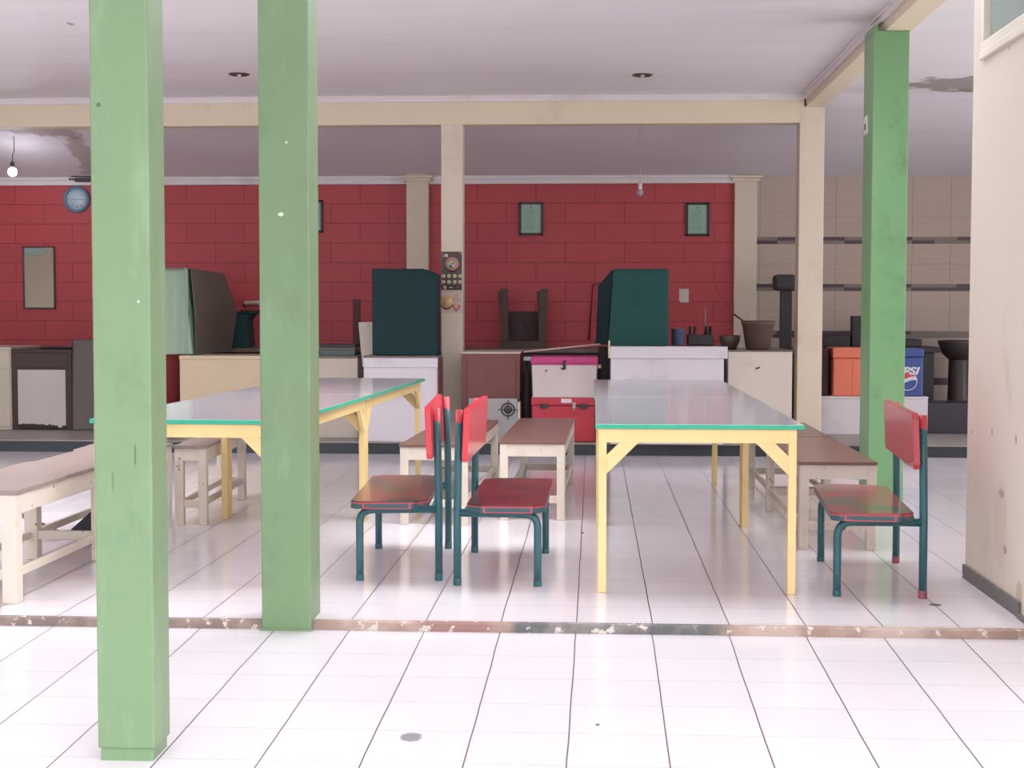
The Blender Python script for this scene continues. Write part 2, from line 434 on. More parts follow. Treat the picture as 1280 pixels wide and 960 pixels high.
cx0, cx1 = xy(551.5, 400, YC), xy(578.5, 400, YC)
o = obj('column', B((cx0 - (cx0 + cx1) / 2, cx1 - (cx0 + cx1) / 2, 0, 0.19, 0, zbeam, .006)), cream, loc=((cx0 + cx1) / 2, YC, ZP))
o.data.transform(Matrix.Identity(4)); o.location.z = ZP; o.scale.z = (zbeam - ZP) / zbeam
tag(o, 'cream plastered column with two food posters pasted on its front', 'column')
rx0, rx1 = xy(997, 400, YC), xy(1028, 400, YC)
o = obj('column', B((-(rx1 - rx0) / 2, (rx1 - rx0) / 2, 0, 0.21, 0, zdeep - ZP, .006)), cream, loc=((rx0 + rx1) / 2, YC, ZP))
tag(o, 'bare cream column left of the orange cooler box, under the beam corner', 'column')

# green posts
def post_mat(name, rgb, spots):
    m, b, t = newmat(name)
    P = t.pos(); base = lin(rgb)
    c = t.mix(t.noise(P, 2.0, 5.0), base, tuple(v * 0.88 for v in base[:3]) + (1,))
    c = t.mix(t.math('MULTIPLY', t.step(t.noise(t.scale(P, (1, 1, .8)), 5.0, 6.0, .7), 0.50, 0.72), 0.55), c, lin((96, 126, 90)))
    c = t.mix(t.math('MULTIPLY', t.step(t.noise(t.scale(P, (1, 1, .25)), 7.0, 5.0, .7), 0.52, 0.75), 0.30), c, lin((150, 176, 140)))
    c = t.mix(t.math('MULTIPLY', t.step(t.noise(P, 45.0, 3.0), 0.72, 0.78), 0.45), c, lin((84, 108, 84)))
    for (ce, ra, co, st) in spots: c = t.spot(c, P, ce, ra, lin(co), st, 0.3, 60.0)
    t.put(b.inputs['Base Color'], c); b.inputs['Roughness'].default_value = 0.42
    t.l.new(t.bump(t.noise(P, 9.0, 4.0), 0.25, 0.006), b.inputs['Normal'])
    return m
YA = 4.20
ax0, ax1 = xy(116.5, 500, YA), xy(189, 500, YA)
def sp(px, py, Y): p = at(px, py, Y=Y); return (p.x, p.y, p.z)
gm = post_mat('green_post_paint', (118, 144, 106), [(sp(169, 569, YA), (0.0035, .05, 0.036), (70, 100, 72), .9), (sp(141, 602, YA), (0.0035, .05, 0.036), (84, 118, 84), .9), (sp(123, 131, YA), (0.008, .05, 0.007), (60, 96, 60), .95), (sp(140, 745, YA), (0.04, .05, 0.012), (104, 140, 104), .5), (sp(173, 377, YA), (0.004, .05, 0.004), (225, 240, 225), .9)])
bm = B((ax0, ax1, YA, YA + 0.158, -0.045, ZCE + .02, .006), (ax0 + .006, ax1 - .008, YA + .008, YA + .15, porch_z(YA) - .02, -0.04, .003))
o = obj('post', bm, gm); o.data.transform(Matrix.Translation((-(ax0 + ax1) / 2, -YA, 0))); o.location = ((ax0 + ax1) / 2, YA, 0)
tag(o, 'widest green painted post at the left, nearest the camera, chipped at its foot', 'post')
YB = 5.765
bx0, bx1 = xy(325, 500, YB), xy(387.5, 500, YB)
gm2 = post_mat('green_post_paint_scuffed', (118, 144, 106), [(sp(351, 268, YB), (0.012, .05, 0.009), (215, 225, 210), .9), (sp(358, 178, YB), (0.006, .05, 0.006), (190, 205, 185), .9), (sp(352, 440, YB), (0.14, .3, 0.15), (112, 146, 106), .42), (sp(350, 560, YB), (0.05, .05, 0.03), (110, 144, 108), .4), (sp(360, 340, YB), (0.03, .05, 0.10), (112, 148, 106), .35)])
bm = B((bx0, bx1, YB, YB + 0.2, porch_z(YB) - .03, ZCE + .02, .007), (bx0 - .006, bx1 + .006, YB - .008, YB + .2, porch_z(YB) - .03, porch_z(YB) + .008, .003))
o = obj('post', bm, gm2); o.data.transform(Matrix.Translation((-(bx0 + bx1) / 2, -YB, 0))); o.location = ((bx0 + bx1) / 2, YB, 0)
tag(o, 'scuffed green painted post standing on the step edge, second from the left', 'post')
g = at(1110, 626, Z=0); YG = g.y
gx0, gx1 = xy(1087.5, 400, YG), xy(1132, 400, YG)
gm3 = post_mat('green_post_paint_right', (124, 172, 122), [])  # lighter than the front posts, whose green is deepened against strong porch light
z3 = zdeep
bm = B((-(gx1 - gx0) / 2, (gx1 - gx0) / 2, 0, 0.33, 0, z3, .006))
hgt = z3
for (xa, xb) in ((-(gx1 - gx0) / 2, -(gx1 - gx0) / 2 + .03), ((gx1 - gx0) / 2 - .014, (gx1 - gx0) / 2)):
    bx(bm, xa, xb, 0, 0.33, z3 - .01, z3 + .035, .002)
rp = thing('post', 'green post on the right, under the cream beam behind the single chair', 'post', ((gx0 + gx1) / 2, YG, 0))
obj('shaft', bm, gm3, rp)
# its socket plate on the shaded left face
sk = at(1083, 157, X=gx0)
wp = paint('white_plastic', (225, 220, 212), 0.4, scale=10, bump=0)
dk = paint('dark_slot', (50, 48, 50), 0.5, bump=0)
skp = obj('socket_plate', B((-.008, 0, -.055, .055, -.06, .06, .003)), wp, rp, (-(gx1 - gx0) / 2, sk.y - YG, sk.z))
skp['label'] = 'white socket plate'
obj('socket_slot', B((-.0095, -.008, -.02, .02, -.03, .01, 0)), dk, skp)

# right wall with its window
XW = at(1206, 722, Z=0).x; YE = at(1206, 722, Z=0).y; Y0W = 5.0
m, b, t = newmat('right_wall_plaster')
P = t.pos(); base = lin((218, 207, 193))
c = t.mix(t.noise(P, 1.5, 4.0), base, tuple(v * 0.95 for v in base[:3]) + (1,))
c = t.mix(t.math('MULTIPLY', t.step(t.noise(t.scale(P, (1, 1, .35)), 5.0, 6.0, .7), .58, .75), .35), c, lin((186, 160, 128)))
for (px, py, ry, rz, co, st) in ((1252, 617, .045, .02, (128, 116, 106), .75), (1256, 687, .03, .025, (158, 122, 114), .75), (1240, 540, .012, .02, (140, 130, 120), .8), (1270, 549, .012, .025, (130, 120, 112), .8), (1214, 540, .03, .008, (170, 150, 140), .5), (1250, 655, .10, .20, (205, 180, 160), .35), (1262, 60, .01, .012, (150, 140, 130), .8), (1274, 740, .05, .05, (170, 150, 128), .6)):
    p = at(px, py, X=XW); c = t.spot(c, P, (p.x, p.y, p.z), (.1, ry, rz), lin(co), st, .5, 40.0)
t.put(b.inputs['Base Color'], c); b.inputs['Roughness'].default_value = 0.6
t.l.new(t.bump(t.noise(P, 8.0, 5.0), .2, .006), b.inputs['Normal'])
wy = at(1229, 66, X=XW); wz = wy.z; wy = wy.y; wz1 = 2.98; wy0 = 5.25
TW = 0.14
bm = B((XW, XW + TW, Y0W, YE, porch_z(5) - .1, wz, .004), (XW, XW + TW, Y0W, YE, wz1, ZCE + .02, .004), (XW, XW + TW, wy, YE, wz, wz1, 0), (XW, XW + TW, Y0W, wy0, wz, wz1, 0), bev=0)
struct('wall_right', bm, m)
struct('wall_right_return', B((XW + TW, XR + .2, YE - .14, YE, -.1, ZCE + .02, 0), (XW + TW, XR + 3, Y0W, Y0W + .14, -.15, ZCE + .02, 0)), sidew)
glass, b, t = newmat('window_glass')
b.inputs['Base Color'].default_value = lin((170, 190, 182)); b.inputs['Roughness'].default_value = .12; b.inputs['Transmission Weight'].default_value = .35; b.inputs['IOR'].default_value = 1.45
fr = paint('window_frame_paint', (226, 218, 202), .45, dirt=(170, 150, 120), dirt_amt=.3, scale=4)
fw = .045
win = struct('window_1', B((XW - .012, XW + .06, wy0, wy, wz, wz + fw, .004), (XW - .012, XW + .06, wy0, wy, wz1 - fw, wz1, .004), (XW - .012, XW + .06, wy - fw, wy, wz + fw, wz1 - fw, .002), (XW - .012, XW + .06, wy0, wy0 + fw, wz + fw, wz1 - fw, .002),
                           (XW - .02, XW, wy0 - .0, wy + .0, wz - .035, wz, .004)), fr)
obj('window_pane', B((XW + .018, XW + .026, wy0 + fw - .005, wy - fw + .005, wz + fw - .005, wz1 - fw + .005, 0)), glass, win)
by = at(1266, 768, X=XW).y
bb = paint('baseboard_grey', (112, 106, 104), .7, dirt=(70, 66, 66), dirt_amt=.6, scale=9, chips=(190, 178, 165), bump=.5)
struct('baseboard_right', B((XW - .012, XW, by - .12, YE + .005, -.003, .065, .004), (XW - .02, XW, YS + .02, by - .12, -.002, .02, .004)), bb)

# side walls of the hall, out of the frame, and the front wall of the left part
struct('wall_left', B((XL - .2, XL, YS + .2, YW, -.3, 3.4), bev=0), sidew)
struct('wall_far_right', B((XR, XR + .2, 13.2, YW, -.3, 3.4), bev=0), sidew)

# ------------------------------------------------------------------ tables
yel = paint('table_yellow_paint', (240, 212, 148), 0.45, dirt=(196, 160, 100), dirt_amt=.35, scale=5, vary=.05, chips=(96, 78, 58), chip_t=(.73, .76), chip_scale=24, bump=.15)
top_m = paint('table_laminate', (178, 171, 175), 0.12, dirt=(158, 149, 154), dirt_amt=.35, scale=2.5, vary=.04, bump=.0)
edge_m = paint('table_green_edging', (44, 176, 142), 0.35, vary=.1, scale=12, chips=(120, 190, 170), chip_t=(.68, .72))
HT = 0.742
def table_proto(W_, L_):
    """origin at the floor under the near left corner; W_ along x, L_ along y"""
    r = thing('canteen_table', '', 'table', group='yellow canteen tables')
    lg = .036; ox = .012; nx = W_ - .03
    tt = obj('tabletop', B((0, W_, 0, L_, HT - .018, HT, .002)), top_m, r)
    ed = obj('edging', B((-.003, W_ + .003, -.004, 0, HT - .02, HT - .0006, .001), (-.003, W_ + .003, L_, L_ + .004, HT - .02, HT - .0006, .001), (-.002, 0, 0, L_, HT - .02, HT - .0006, .001), (W_, W_ + .002, 0, L_, HT - .02, HT - .0006, .001), bev=.001), edge_m, tt)
    za = HT - .082; zt = HT - .0205
    obj('apron', B((ox, nx, .012, .034, za, zt), (ox, nx, L_ - .034, L_ - .012, za, zt), (ox, ox + .022, .012, L_ - .012, za, zt), (nx - .022, nx, .012, L_ - .012, za, zt)), yel, r)
    for (x, sx) in ((ox - .001, 1), (nx - lg + .001, -1)):
        for (y, sy) in ((.010, 1), (L_ - lg - .010, -1)):
            l = obj('leg', B((x, x + lg, y, y + lg, 0, zt, .003)), yel, r)
    for (x, sx) in ((ox + lg - .002, 1), (nx - lg + .002, -1)):
        for (y, sy) in ((.012, 1), (L_ - .034, -1)):
            bm = bmesh.new()
            mt = Matrix(((sx, 0, 0, x), (0, 0, 1, y), (0, 1, 0, za), (0, 0, 0, 1)))
            prism(bm, [(0, -.055), (0, -.138), (.14, .001), (.058, .001)], .020, mt, .0015)
            obj('brace', bm, yel, r)
    for (x) in (ox, nx - .022):
        for (y, sy) in ((.010 + lg - .002, 1), (L_ - lg - .010 + .002, -1)):
            bm = bmesh.new()
            mt = Matrix(((0, 0, 1, x), (sy, 0, 0, y), (0, 1, 0, za), (0, 0, 0, 1)))
            prism(bm, [(0, -.055), (0, -.138), (.14, .001), (.058, .001)], .022, mt, .0015)
            obj('brace', bm, yel, r)
    return r
pn = at(745, 530, Z=HT); pr = at(1005.5, 531.5, Z=HT); W_ = pr.x - pn.x
ytab = (pn.y + pr.y) / 2
pf = at(741.5, 474.5, Z=HT); L_ = (pf.y - ytab) / 2 - .004
print('TABLE', pn, pr, pf, W_, L_)
tb = table_proto(W_, L_)
tb.location = (pn.x, ytab, 0)
tb['label'] = 'yellow table nearest the camera on the right, with green edging, beside the single chair'
copy_thing(tb, (pn.x - .004, ytab + L_ + .0085, 0), 0.0, 'far yellow table on the right, joined to the back of the nearest one')
q = at(113, 523.5, Z=HT); qr = at(528, 474, Z=HT)
lx = q.x; ly = q.y
print('TABLE1', q, qr)
yt1 = ytab + .0
ta = -math.atan2(qr.x - (lx + W_), 2 * L_)
copy_thing(tb, (lx, ly, 0), ta, 'yellow table at the left behind the two green posts, nearer of the joined pair')
copy_thing(tb, (lx - math.sin(ta) * (L_ + .01), ly + math.cos(ta) * (L_ + .01), 0), ta, 'far left yellow table ending in front of the white counter')

# ------------------------------------------------------------------ benches
bw = paint('bench_white_paint', (216, 204, 190), 0.6, dirt=(160, 138, 120), dirt_amt=.5, scale=5, vary=.07, chips=(120, 98, 84), chip_t=(.68, .72), chip_scale=18, bump=.3)
btop = paint('bench_brown_top', (118, 86, 78), 0.3, dirt=(98, 70, 64), dirt_amt=.4, scale=3, stretch=(6, .8, 1), vary=.12, chips=(196, 176, 164), chip_t=(.76, .79), chip_scale=12)
bworn = paint('bench_worn_top', (146, 130, 124), 0.35, dirt=(136, 104, 98), dirt_amt=.55, scale=3, stretch=(5, .8, 1), vary=.1, chips=(92, 74, 72), chip_t=(.72, .75), chip_scale=10)
def bench(label, x0, x1, y0, y1, h, top, rz_dx=0.0, ap=.075, lg=.048, jag=0.0, mid=False, brace=True, group='white wooden benches', skirt=True):
    W2 = x1 - x0; L2 = y1 - y0
    r = thing('bench', label, 'bench', (x0, y0, 0), -math.atan2(rz_dx, L2), group)
    if jag:
        bm = bmesh.new(); n = 26; rnd = random.Random(5)
        pts = [(W2 + .008, -.01)]; pts += [(W2 + .008 + rnd.uniform(-jag * .35, jag * .2), -.01 + (L2 + .02) * k / n) for k in range(1, n)]
        pts += [(W2 + .008, L2 + .01), (0, L2 + .01)]; cur = 0
        for k in range(n - 1, 0, -1):
            if rnd.random() < .4: cur = rnd.uniform(-jag, jag)
            pts.append((cur, -.01 + (L2 + .02) * k / n))
        pts += [(-.008, -.01)]
        prism(bm, pts, .018, Matrix.Translation((0, 0, h - .018)))
    else: bm = B((-.006, W2 + .006, -.008, L2 + .008, h - .016, h, .002))
    obj('seat_board', bm, top, r)
    zt = h - .0165 if not jag else h - .0185
    e = .022
    obj('apron', B((0, W2, 0, e, zt - ap, zt), (0, W2, L2 - e, L2, zt - ap, zt), (0, e, 0, L2, zt - ap, zt), (W2 - e, W2, 0, L2, zt - ap, zt)), bw, r)
    ys = [-.003, L2 - lg + .003] + ([L2 / 2 - lg / 2] if mid else [])
    for y in ys:
        for x in (-.002, W2 - lg + .002):
            obj('leg', B((x, x + lg, y, y + lg, 0, zt, .004)), bw, r)
        obj('stretcher', B((lg - .01, W2 - lg + .01, y + .012, y + .034, .10, .145)), bw, r)
    if brace:
        for x in (.014, W2 - .034):
            obj('stretcher', B((x, x + .02, lg - .01, L2 - lg + .01, .105, .142)), bw, r)
    return r
# bench D / E behind the chairs
d0 = at(500.5, 655.5, Z=0); d1 = at(584.5, 655.5, Z=0); df = at(548, 521, Z=.465)
print('D', d0, d1, df)
bench('white bench with brown top behind the paired chairs, left of its twin', d0.x, d1.x, d0.y, 10.35, .465, btop, rz_dx=.055)
e0 = at(625, 650, Z=0); e1 = at(705.5, 651, Z=0); ef = at(716, 604, Z=0)
print('E', e0, e1, ef)
bench('white bench with brown top in front of the red cooler box', e0.x, e1.x, e0.y, 10.5, .468, btop, rz_dx=.03)
f0 = at(999, 687, Z=0); f1 = at(1093, 687, Z=0); ff = at(972, 640, Z=0)
print('F', f0, f1, ff)
bench('white bench with brown top between the right table and the single chair', f0.x, f1.x, f0.y, ff.y + .05, .458, btop, rz_dx=.0)
bench('brown topped bench end beyond the one right of the right table', f0.x + .01, f1.x + .0, ff.y + .09, 10.35, .458, btop, rz_dx=.0)
a0 = at(22, 755, Z=0); af = at(228, 554, Z=.48)
print('A', a0, af)
bench('worn bench at the left edge with a ragged top, nearest the camera', a0.x - .40, a0.x, a0.y, 8.27, .480, bworn, rz_dx=.02, jag=.022, mid=True, ap=.085, lg=.066)
b0 = at(264.5, 657, Z=0); bf = at(308, 624, Z=0)
print('B', b0, bf)
bench('smaller worn bench under the left table, past the ragged bench', b0.x - .21, b0.x - .03, b0.y, bf.y, .462, bworn, rz_dx=-.05, jag=.006, lg=.05)
# loose plank lying under the ragged bench
pa = at(20, 652, Z=.17); pb = at(72, 682, Z=.03)
wood_g = paint('old_wood', (138, 124, 112), .7, dirt=(96, 82, 74), dirt_amt=.5, scale=5, stretch=(1, 6, 1))
bm = bmesh.new(); bar(bm, (-3.04, 7.60, .17), (-2.86, 7.78, .032), .05, .02)
o = obj('plank', bm, wood_g); c0 = Vector((-3.04, 7.60, .17)); o.data.transform(Matrix.Translation(-c0)); o.location = c0
tag(o, 'loose grey plank slanting down to the floor behind the ragged bench', 'plank')
p = at(112, 684, Z=0)
bm = bmesh.new(); t2 = bmesh.new(); prism(t2, [(-.10, .04), (.16, .0), (.16, .20), (.09, .21)], .16); merge(bm, t2, Matrix(((1, 0, 0, 0), (0, 0, 1, 0), (0, 1, 0, .05), (0, 0, 0, 1))))
bk = paint('black_plastic', (38, 38, 42), .45, dirt=(60, 58, 58), dirt_amt=.5, scale=8)
r = thing('bin', 'black scoop-like plastic bin on the floor behind the nearest green post', 'bin', (p.x, p.y, 0))
obj('body', bm, bk, r)
bm = bmesh.new(); lathe(bm, [(.0, .0), (.03, .004), (.042, .02), (.042, .034), (.03, .05), (0, .055)], (0, 0, 0)); 
obj('foot', bm, paint('grey_rubber', (130, 122, 118), .6), r, (.02, .05, 0)); 
bm = bmesh.new(); lathe(bm, [(.0, .0), (.03, .004), (.042, .02), (.042, .034), (.03, .05), (0, .055)], (0, 0, 0)); obj('foot', bm, MATS['grey_rubber'], r, (.12, .1, 0))

# ------------------------------------------------------------------ chairs
teal = paint('chair_teal_paint', (46, 94, 100), 0.32, dirt=(34, 62, 72), dirt_amt=.5, scale=7, vary=.12, chips=(180, 92, 92), chip_t=(.80, .82), chip_scale=22, bump=.08)
m, b, t = newmat('chair_post_paint'); P = t.obj(); o_ = t.sep(P)
c = t.mix(t.noise(P, 7.0, 5.0), lin((40, 86, 92)), lin((50, 102, 108)))
zz_ = t.math('ADD', o_['Z'], t.math('MULTIPLY', t.math('SUBTRACT', t.noise(P, 12.0, 3.0), .5), .12))
c = t.mix(t.step(zz_, .725, .735), c, lin((196, 58, 72)))
t.put(b.inputs['Base Color'], c); b.inputs['Roughness'].default_value = .32
teal_post = m
redtip = paint('chair_red_foot', (150, 88, 96), .5, scale=20)
def seat_mat(name, red, other, thr, edge=False):
    m, b, t = newmat(name)
    P = t.obj(); oi = t.n.new('ShaderNodeObjectInfo'); P2 = t.add(P, t.comb(t.math('MULTIPLY', oi.outputs['Random'], 11.0), 0., 0.))
    n1 = t.noise(P2, 5.0, 6.0, .65)
    c = t.mix(t.step(n1, thr, thr + .14), lin(red), lin(other))
    c = t.mix(t.math('MULTIPLY', t.step(t.noise(P2, 9.0, 4.0), .56, .68), .5), c, lin((96, 56, 56)))
    t.put(b.inputs['Base Color'], c); b.inputs['Roughness'].default_value = .16
    t.l.new(t.bump(t.noise(P2, 30., 3.), .05, .003), b.inputs['Normal'])
    return m
seat_a = seat_mat('seat_red_teal', (136, 62, 62), (62, 68, 64), .46)
seat_b = seat_mat('seat_maroon', (112, 44, 52), (74, 42, 48), .46)
seat_c = seat_mat('seat_red_green', (150, 66, 72), (72, 92, 80), .46)
# seat edge: teal with red lines
m, b, t = newmat('seat_edge_paint'); P = t.obj(); o_ = t.sep(P)
n1 = t.noise(P, 16., 4.)
c = t.mix(t.step(n1, .62, .68), lin((46, 84, 92)), lin((150, 72, 80)))
def near(v_, c0, w0): return t.math('LESS_THAN', t.math('ABSOLUTE', t.math('SUBTRACT', v_, c0)), w0)
inx = near(o_['X'], .13, .105)
f_ = t.math('MAXIMUM', t.math('MULTIPLY', near(o_['Z'], .3405, .003), inx), t.math('MULTIPLY', near(o_['Z'], .366, .004), t.step(n1, .36, .42)))
f_ = t.math('MAXIMUM', f_, t.math('MAXIMUM', near(o_['X'], .025, .004), near(o_['X'], .235, .004)))
c = t.mix(f_, c, lin((196, 74, 86)))
t.put(b.inputs['Base Color'], c); b.inputs['Roughness'].default_value = .35
seat_edge = m
back_m = paint('backrest_red_paint', (222, 62, 76), .2, dirt=(196, 54, 66), dirt_amt=.5, scale=4, vary=.06, chips=(60, 70, 80), chip_t=(.72, .75), chip_scale=9, bump=.05)
back_d = paint('backrest_dark_red_paint', (178, 58, 70), .2, dirt=(150, 60, 66), dirt_amt=.5, scale=4, vary=.06, chips=(226, 70, 84), chip_t=(.72, .75), chip_scale=9, bump=.05)
WC, DC = .90, .362
def chair(label, loc, rz, seatm, backm, zs=0.0):
    """faces -x; legs' near front foot at the origin; width along +y"""
    r = thing('canteen_chair', label, 'chair', loc, rz, 'red and teal tubular chairs')
    R = .0178; zr = .325
    for y in (0, WC):
        bm = bmesh.new()
        path = [(0, y, .0)] + [(0, y, .12)] + bend((0, y, 0), (0, y, zr), (DC, y, zr), .065, 7) + [(DC - .01, y, zr + .003)]
        tube(bm, path, R, 16)
        l = obj('leg', bm, teal, r)
        bm = bmesh.new(); lathe(bm, [(R + .0008, 0), (R + .0012, .004), (R + .0012, .022), (R + .0004, .026)], (0, y, -.0005), 16); obj('foot_cap', bm, teal, l)
        bm = bmesh.new()
        tube(bm, [(DC, y, 0), (DC, y, .33), (DC - .004, y, .55), (DC - .010, y, .79)], R, 16)
        l = obj('back_post', bm, teal_post, r)
        bm = bmesh.new(); lathe(bm, [(R + .0008, 0), (R + .0012, .004), (R + .0012, .030), (R + .0004, .034)], (DC, y, -.0005), 16); obj('foot_cap', bm, redtip if backm is back_d else teal, l)
    bm = bmesh.new(); tube(bm, [(.07, 0, zr), (.07, WC, zr)], .011, 10); tube(bm, [(DC - .03, 0, zr), (DC - .03, WC, zr)], .011, 10)
    obj('cross_bar', bm, teal, r)
    c = .055; o_ = .085; xa, xb = -.035, DC - .045
    pts = [(xa + c * .6, -o_), (xb - c * 1.2, -o_), (xb, -o_ + c * 1.1), (xb, WC + o_ - c * 1.1), (xb - c * 1.2, WC + o_), (xa + c, WC + o_), (xa, WC + o_ - c), (xa, -o_ + c * .6)]
    bm = bmesh.new(); prism(bm, pts, .006, Matrix.Translation((0, 0, .368)), .0015)
    s = obj('seat', bm, seatm, r)
    pts2 = [(x, y) for (x, y) in pts]
    bm = bmesh.new(); prism(bm, pts2, .030, Matrix.Translation((0, 0, .3385)), .003); obj('seat_edge', bm, seat_edge, s)
    bm = bmesh.new()
    mt = Matrix.Translation((DC - .052, 0, .56)) @ Matrix.Rotation(math.radians(-2.5), 4, 'Y') @ Matrix(((0, 0, 1, 0), (1, 0, 0, 0), (0, 1, 0, 0), (0, 0, 0, 1)))
    cc = .025; y0, y1 = -.06, WC + .06
    prism(bm, [(y0 + cc * .6, 0), (y1 - cc * .6, 0), (y1, cc), (y1, .24 - cc), (y1 - cc * .6, .24), (y0 + cc * .6, .24), (y0, .24 - cc), (y0, cc)], .027, mt, .003)
    obj('backrest', bm, backm, r)
    return r
def place(label, fn, ff_, seatm, backm):
    a = at(*fn, Z=0); b_ = at(*ff_, Z=0); ang = math.atan2(-(b_.x - a.x), b_.y - a.y)
    print('CHAIR', a, b_, (b_ - a).length)
    return chair(label, (a.x, a.y, 0), ang, seatm, backm)
place('red and teal chair facing left toward the left table, back to back with another', (450, 725), (474, 684.6), seat_a, back_m)
# the second chair faces right: turned half way round, its far front foot becomes the origin
a = at(682, 691.5, Z=0); b_ = at(672, 733, Z=0); print('CHAIR2', a, b_, (a - b_).length)
chair('red and teal chair facing right with a maroon seat, in front of the red cooler', (a.x, a.y, 0), math.atan2(-(b_.x - a.x), b_.y - a.y), seat_b, back_m)
place('red and teal chair alone at the right beside the wall, facing left', (1046, 745), (1026, 701.5), seat_c, back_d)

# ------------------------------------------------------------------ kitchen counters and what stands on them
wh = paint('counter_white', (214, 206, 212), .4, dirt=(176, 164, 160), dirt_amt=.3, scale=3, vary=.03)
whd = paint('counter_offwhite', (198, 186, 172), .45, dirt=(150, 132, 116), dirt_amt=.45, scale=3, vary=.05)
crc = paint('counter_cream', (206, 186, 158), .5, dirt=(168, 146, 120), dirt_amt=.4, scale=2.5, vary=.05)
brn = paint('counter_brown', (122, 68, 66), .4, dirt=(92, 54, 52), dirt_amt=.5, scale=3, vary=.08)
dbr = paint('dark_brown_wood', (70, 52, 48), .55, dirt=(44, 36, 36), dirt_amt=.6, scale=5)
blk = paint('sooty_black', (58, 52, 55), .6, dirt=(70, 60, 58), dirt_amt=.4, scale=6)
grime = paint('grimy_edge', (52, 42, 40), .8, dirt=(110, 95, 88), dirt_amt=.5, scale=14)
stone = paint('countertop_stone', (118, 100, 94), .3, dirt=(80, 66, 62), dirt_amt=.5, scale=5)
steel = paint('brushed_steel', (165, 160, 160), .3, metal=.85, scale=20, stretch=(1, 1, 12), dirt=(110, 100, 96), dirt_amt=.5)

def root_at(x0, x1, y, z): return ((x0 + x1) / 2, y, z)
def cabinet(label, px, Y, depth, mat, topmat=None, toph=.02, over=.0, cat='counter', floor=ZP, name='counter', group=None, extras=None, back=True, lip=0):
    """front face = pixel rect px at depth Y; the body runs back"""
    x0, x1, _, z1 = rect(px[0], px[1], px[2], px[3], Y)
    cx = (x0 + x1) / 2; w = (x1 - x0) / 2; h = z1 - floor
    r = thing(name, label, cat, (cx, Y, floor), 0, group)
    obj('body', B((-w, w, 0, depth, 0, h - toph - .0005, .004)), mat, r)
    obj('worktop', B((-w - over, w + over, -over, depth, h - toph, h, .003)), topmat or mat, r)
    return r, w, h

# far left: white cabinet with a door, brown framed cabinet with a white door
YL = 13.62
r, w, h = cabinet('white cabinet cut off by the left edge of the view', (-60, 434, 13.5, 537), YL, .78, whd, whd, .02, cat='cabinet', name='cabinet')
obj('drawer', B((-w + .02, w - .01, -.012, 0, h - .20, h - .03)), whd, r); obj('door', B((-w + .02, w - .01, -.012, 0, .03, h - .215)), whd, r)
r, w, h = cabinet('dark brown cabinet with one chipped white door, beside the white cabinet', (16, 437, 89, 538), YL, .78, dbr, dbr, .03, cat='cabinet', name='cabinet')
m, b, t = newmat('chipped_white_door'); P = t.obj(); o_ = t.sep(P)
n1 = t.noise(P, 9., 5.)
v_ = t.math('ADD', o_['Z'], t.math('MULTIPLY', t.math('SUBTRACT', n1, .5), .14))
c = t.mix(t.step(v_, .045, .055), lin((40, 34, 34)), t.mix(t.noise(P, 3., 3.), lin((206, 198, 192)), lin((190, 180, 174))))
t.put(b.inputs['Base Color'], c); b.inputs['Roughness'].default_value = .45
d = obj('door', B((-w + .06, w - .055, -.016, 0, .01, h - .19)), m, r); d['label'] = 'white door with a rotten lower edge'
obj('drawer', B((-w + .03, w - .03, -.010, 0, h - .17, h - .035)), dbr, r)
# board lying on it
x0, x1, z0, z1 = rect(48, 432, 92, 435, YL); 
tag(obj('tray', B((-(x1 - x0) / 2, (x1 - x0) / 2, 0, .4, 0, .018, .004), (-(x1 - x0) / 2, (x1 - x0) / 2, 0, .01, 0, .03, .003)), blk, loc=((x0 + x1) / 2, YL + .05, h + ZP)), 'flat black tray lying on the brown framed cabinet', 'tray')
# grey draped cabinet between post and brown cabinet
def drape(w, d, h, folds=0.012, top_in=.03, seed=1, n=96, flare=.03, rows=14, freq=11):
    """cloth hung over a box; w, d, h overall, origin at the centre of the front foot"""
    rnd = random.Random(seed); ph = [rnd.uniform(0, 6.28) for _ in range(5)]
    bm = bmesh.new(); rings = []
    per = 2 * (w + d)
    for j in range(rows + 1):
        u = j / rows; z = h * (1 - u)
        k = top_in * (1 - u); ring = []
        for i in range(n):
            s = per * i / n
            if s < w: p = Vector((-w / 2 + s, 0)); nr = Vector((0, -1))
            elif s < w + d: p = Vector((w / 2, s - w)); nr = Vector((1, 0))
            elif s < 2 * w + d: p = Vector((w / 2 - (s - w - d), d)); nr = Vector((0, 1))
            else: p = Vector((-w / 2, d - (s - 2 * w - d))); nr = Vector((-1, 0))
            a = s * freq
            fo = (math.sin(a + ph[0] + u * .8) * .5 + math.sin(a * 1.7 + ph[1]) * .3 + math.sin(a * .45 + ph[2]) * .5) * folds * min(1, u * 1.6)
            out = -k + flare * u ** 1.5 + fo
            zz = z + (math.sin(s * 3 + ph[3]) * .008 if j == rows else 0)
            if j == rows: zz = max(zz, .001)
            ring.append(bm.verts.new((p.x + nr.x * out, p.y + nr.y * out, zz)))
        rings.append(ring)
    for a, b_ in zip(rings, rings[1:]):
        for i in range(n):
            f = bm.faces.new((a[i], a[(i + 1) % n], b_[(i + 1) % n], b_[i])); f.smooth = True
    c = bm.verts.new((0, d / 2, h + .004))
    for i in range(n): f = bm.faces.new((rings[0][i], rings[0][(i + 1) % n], c)); f.smooth = False
    return bm
def cloth(name, rgb, rough=.85):
    return paint(name, rgb, rough, dirt=tuple(int(v * .85) for v in rgb), dirt_amt=.4, scale=4, vary=.06, spec=.15)
gc = cloth('grey_cloth', (112, 106, 102))
x0, x1, z0, z1 = rect(91, 425, 122, 538, YL - .02)
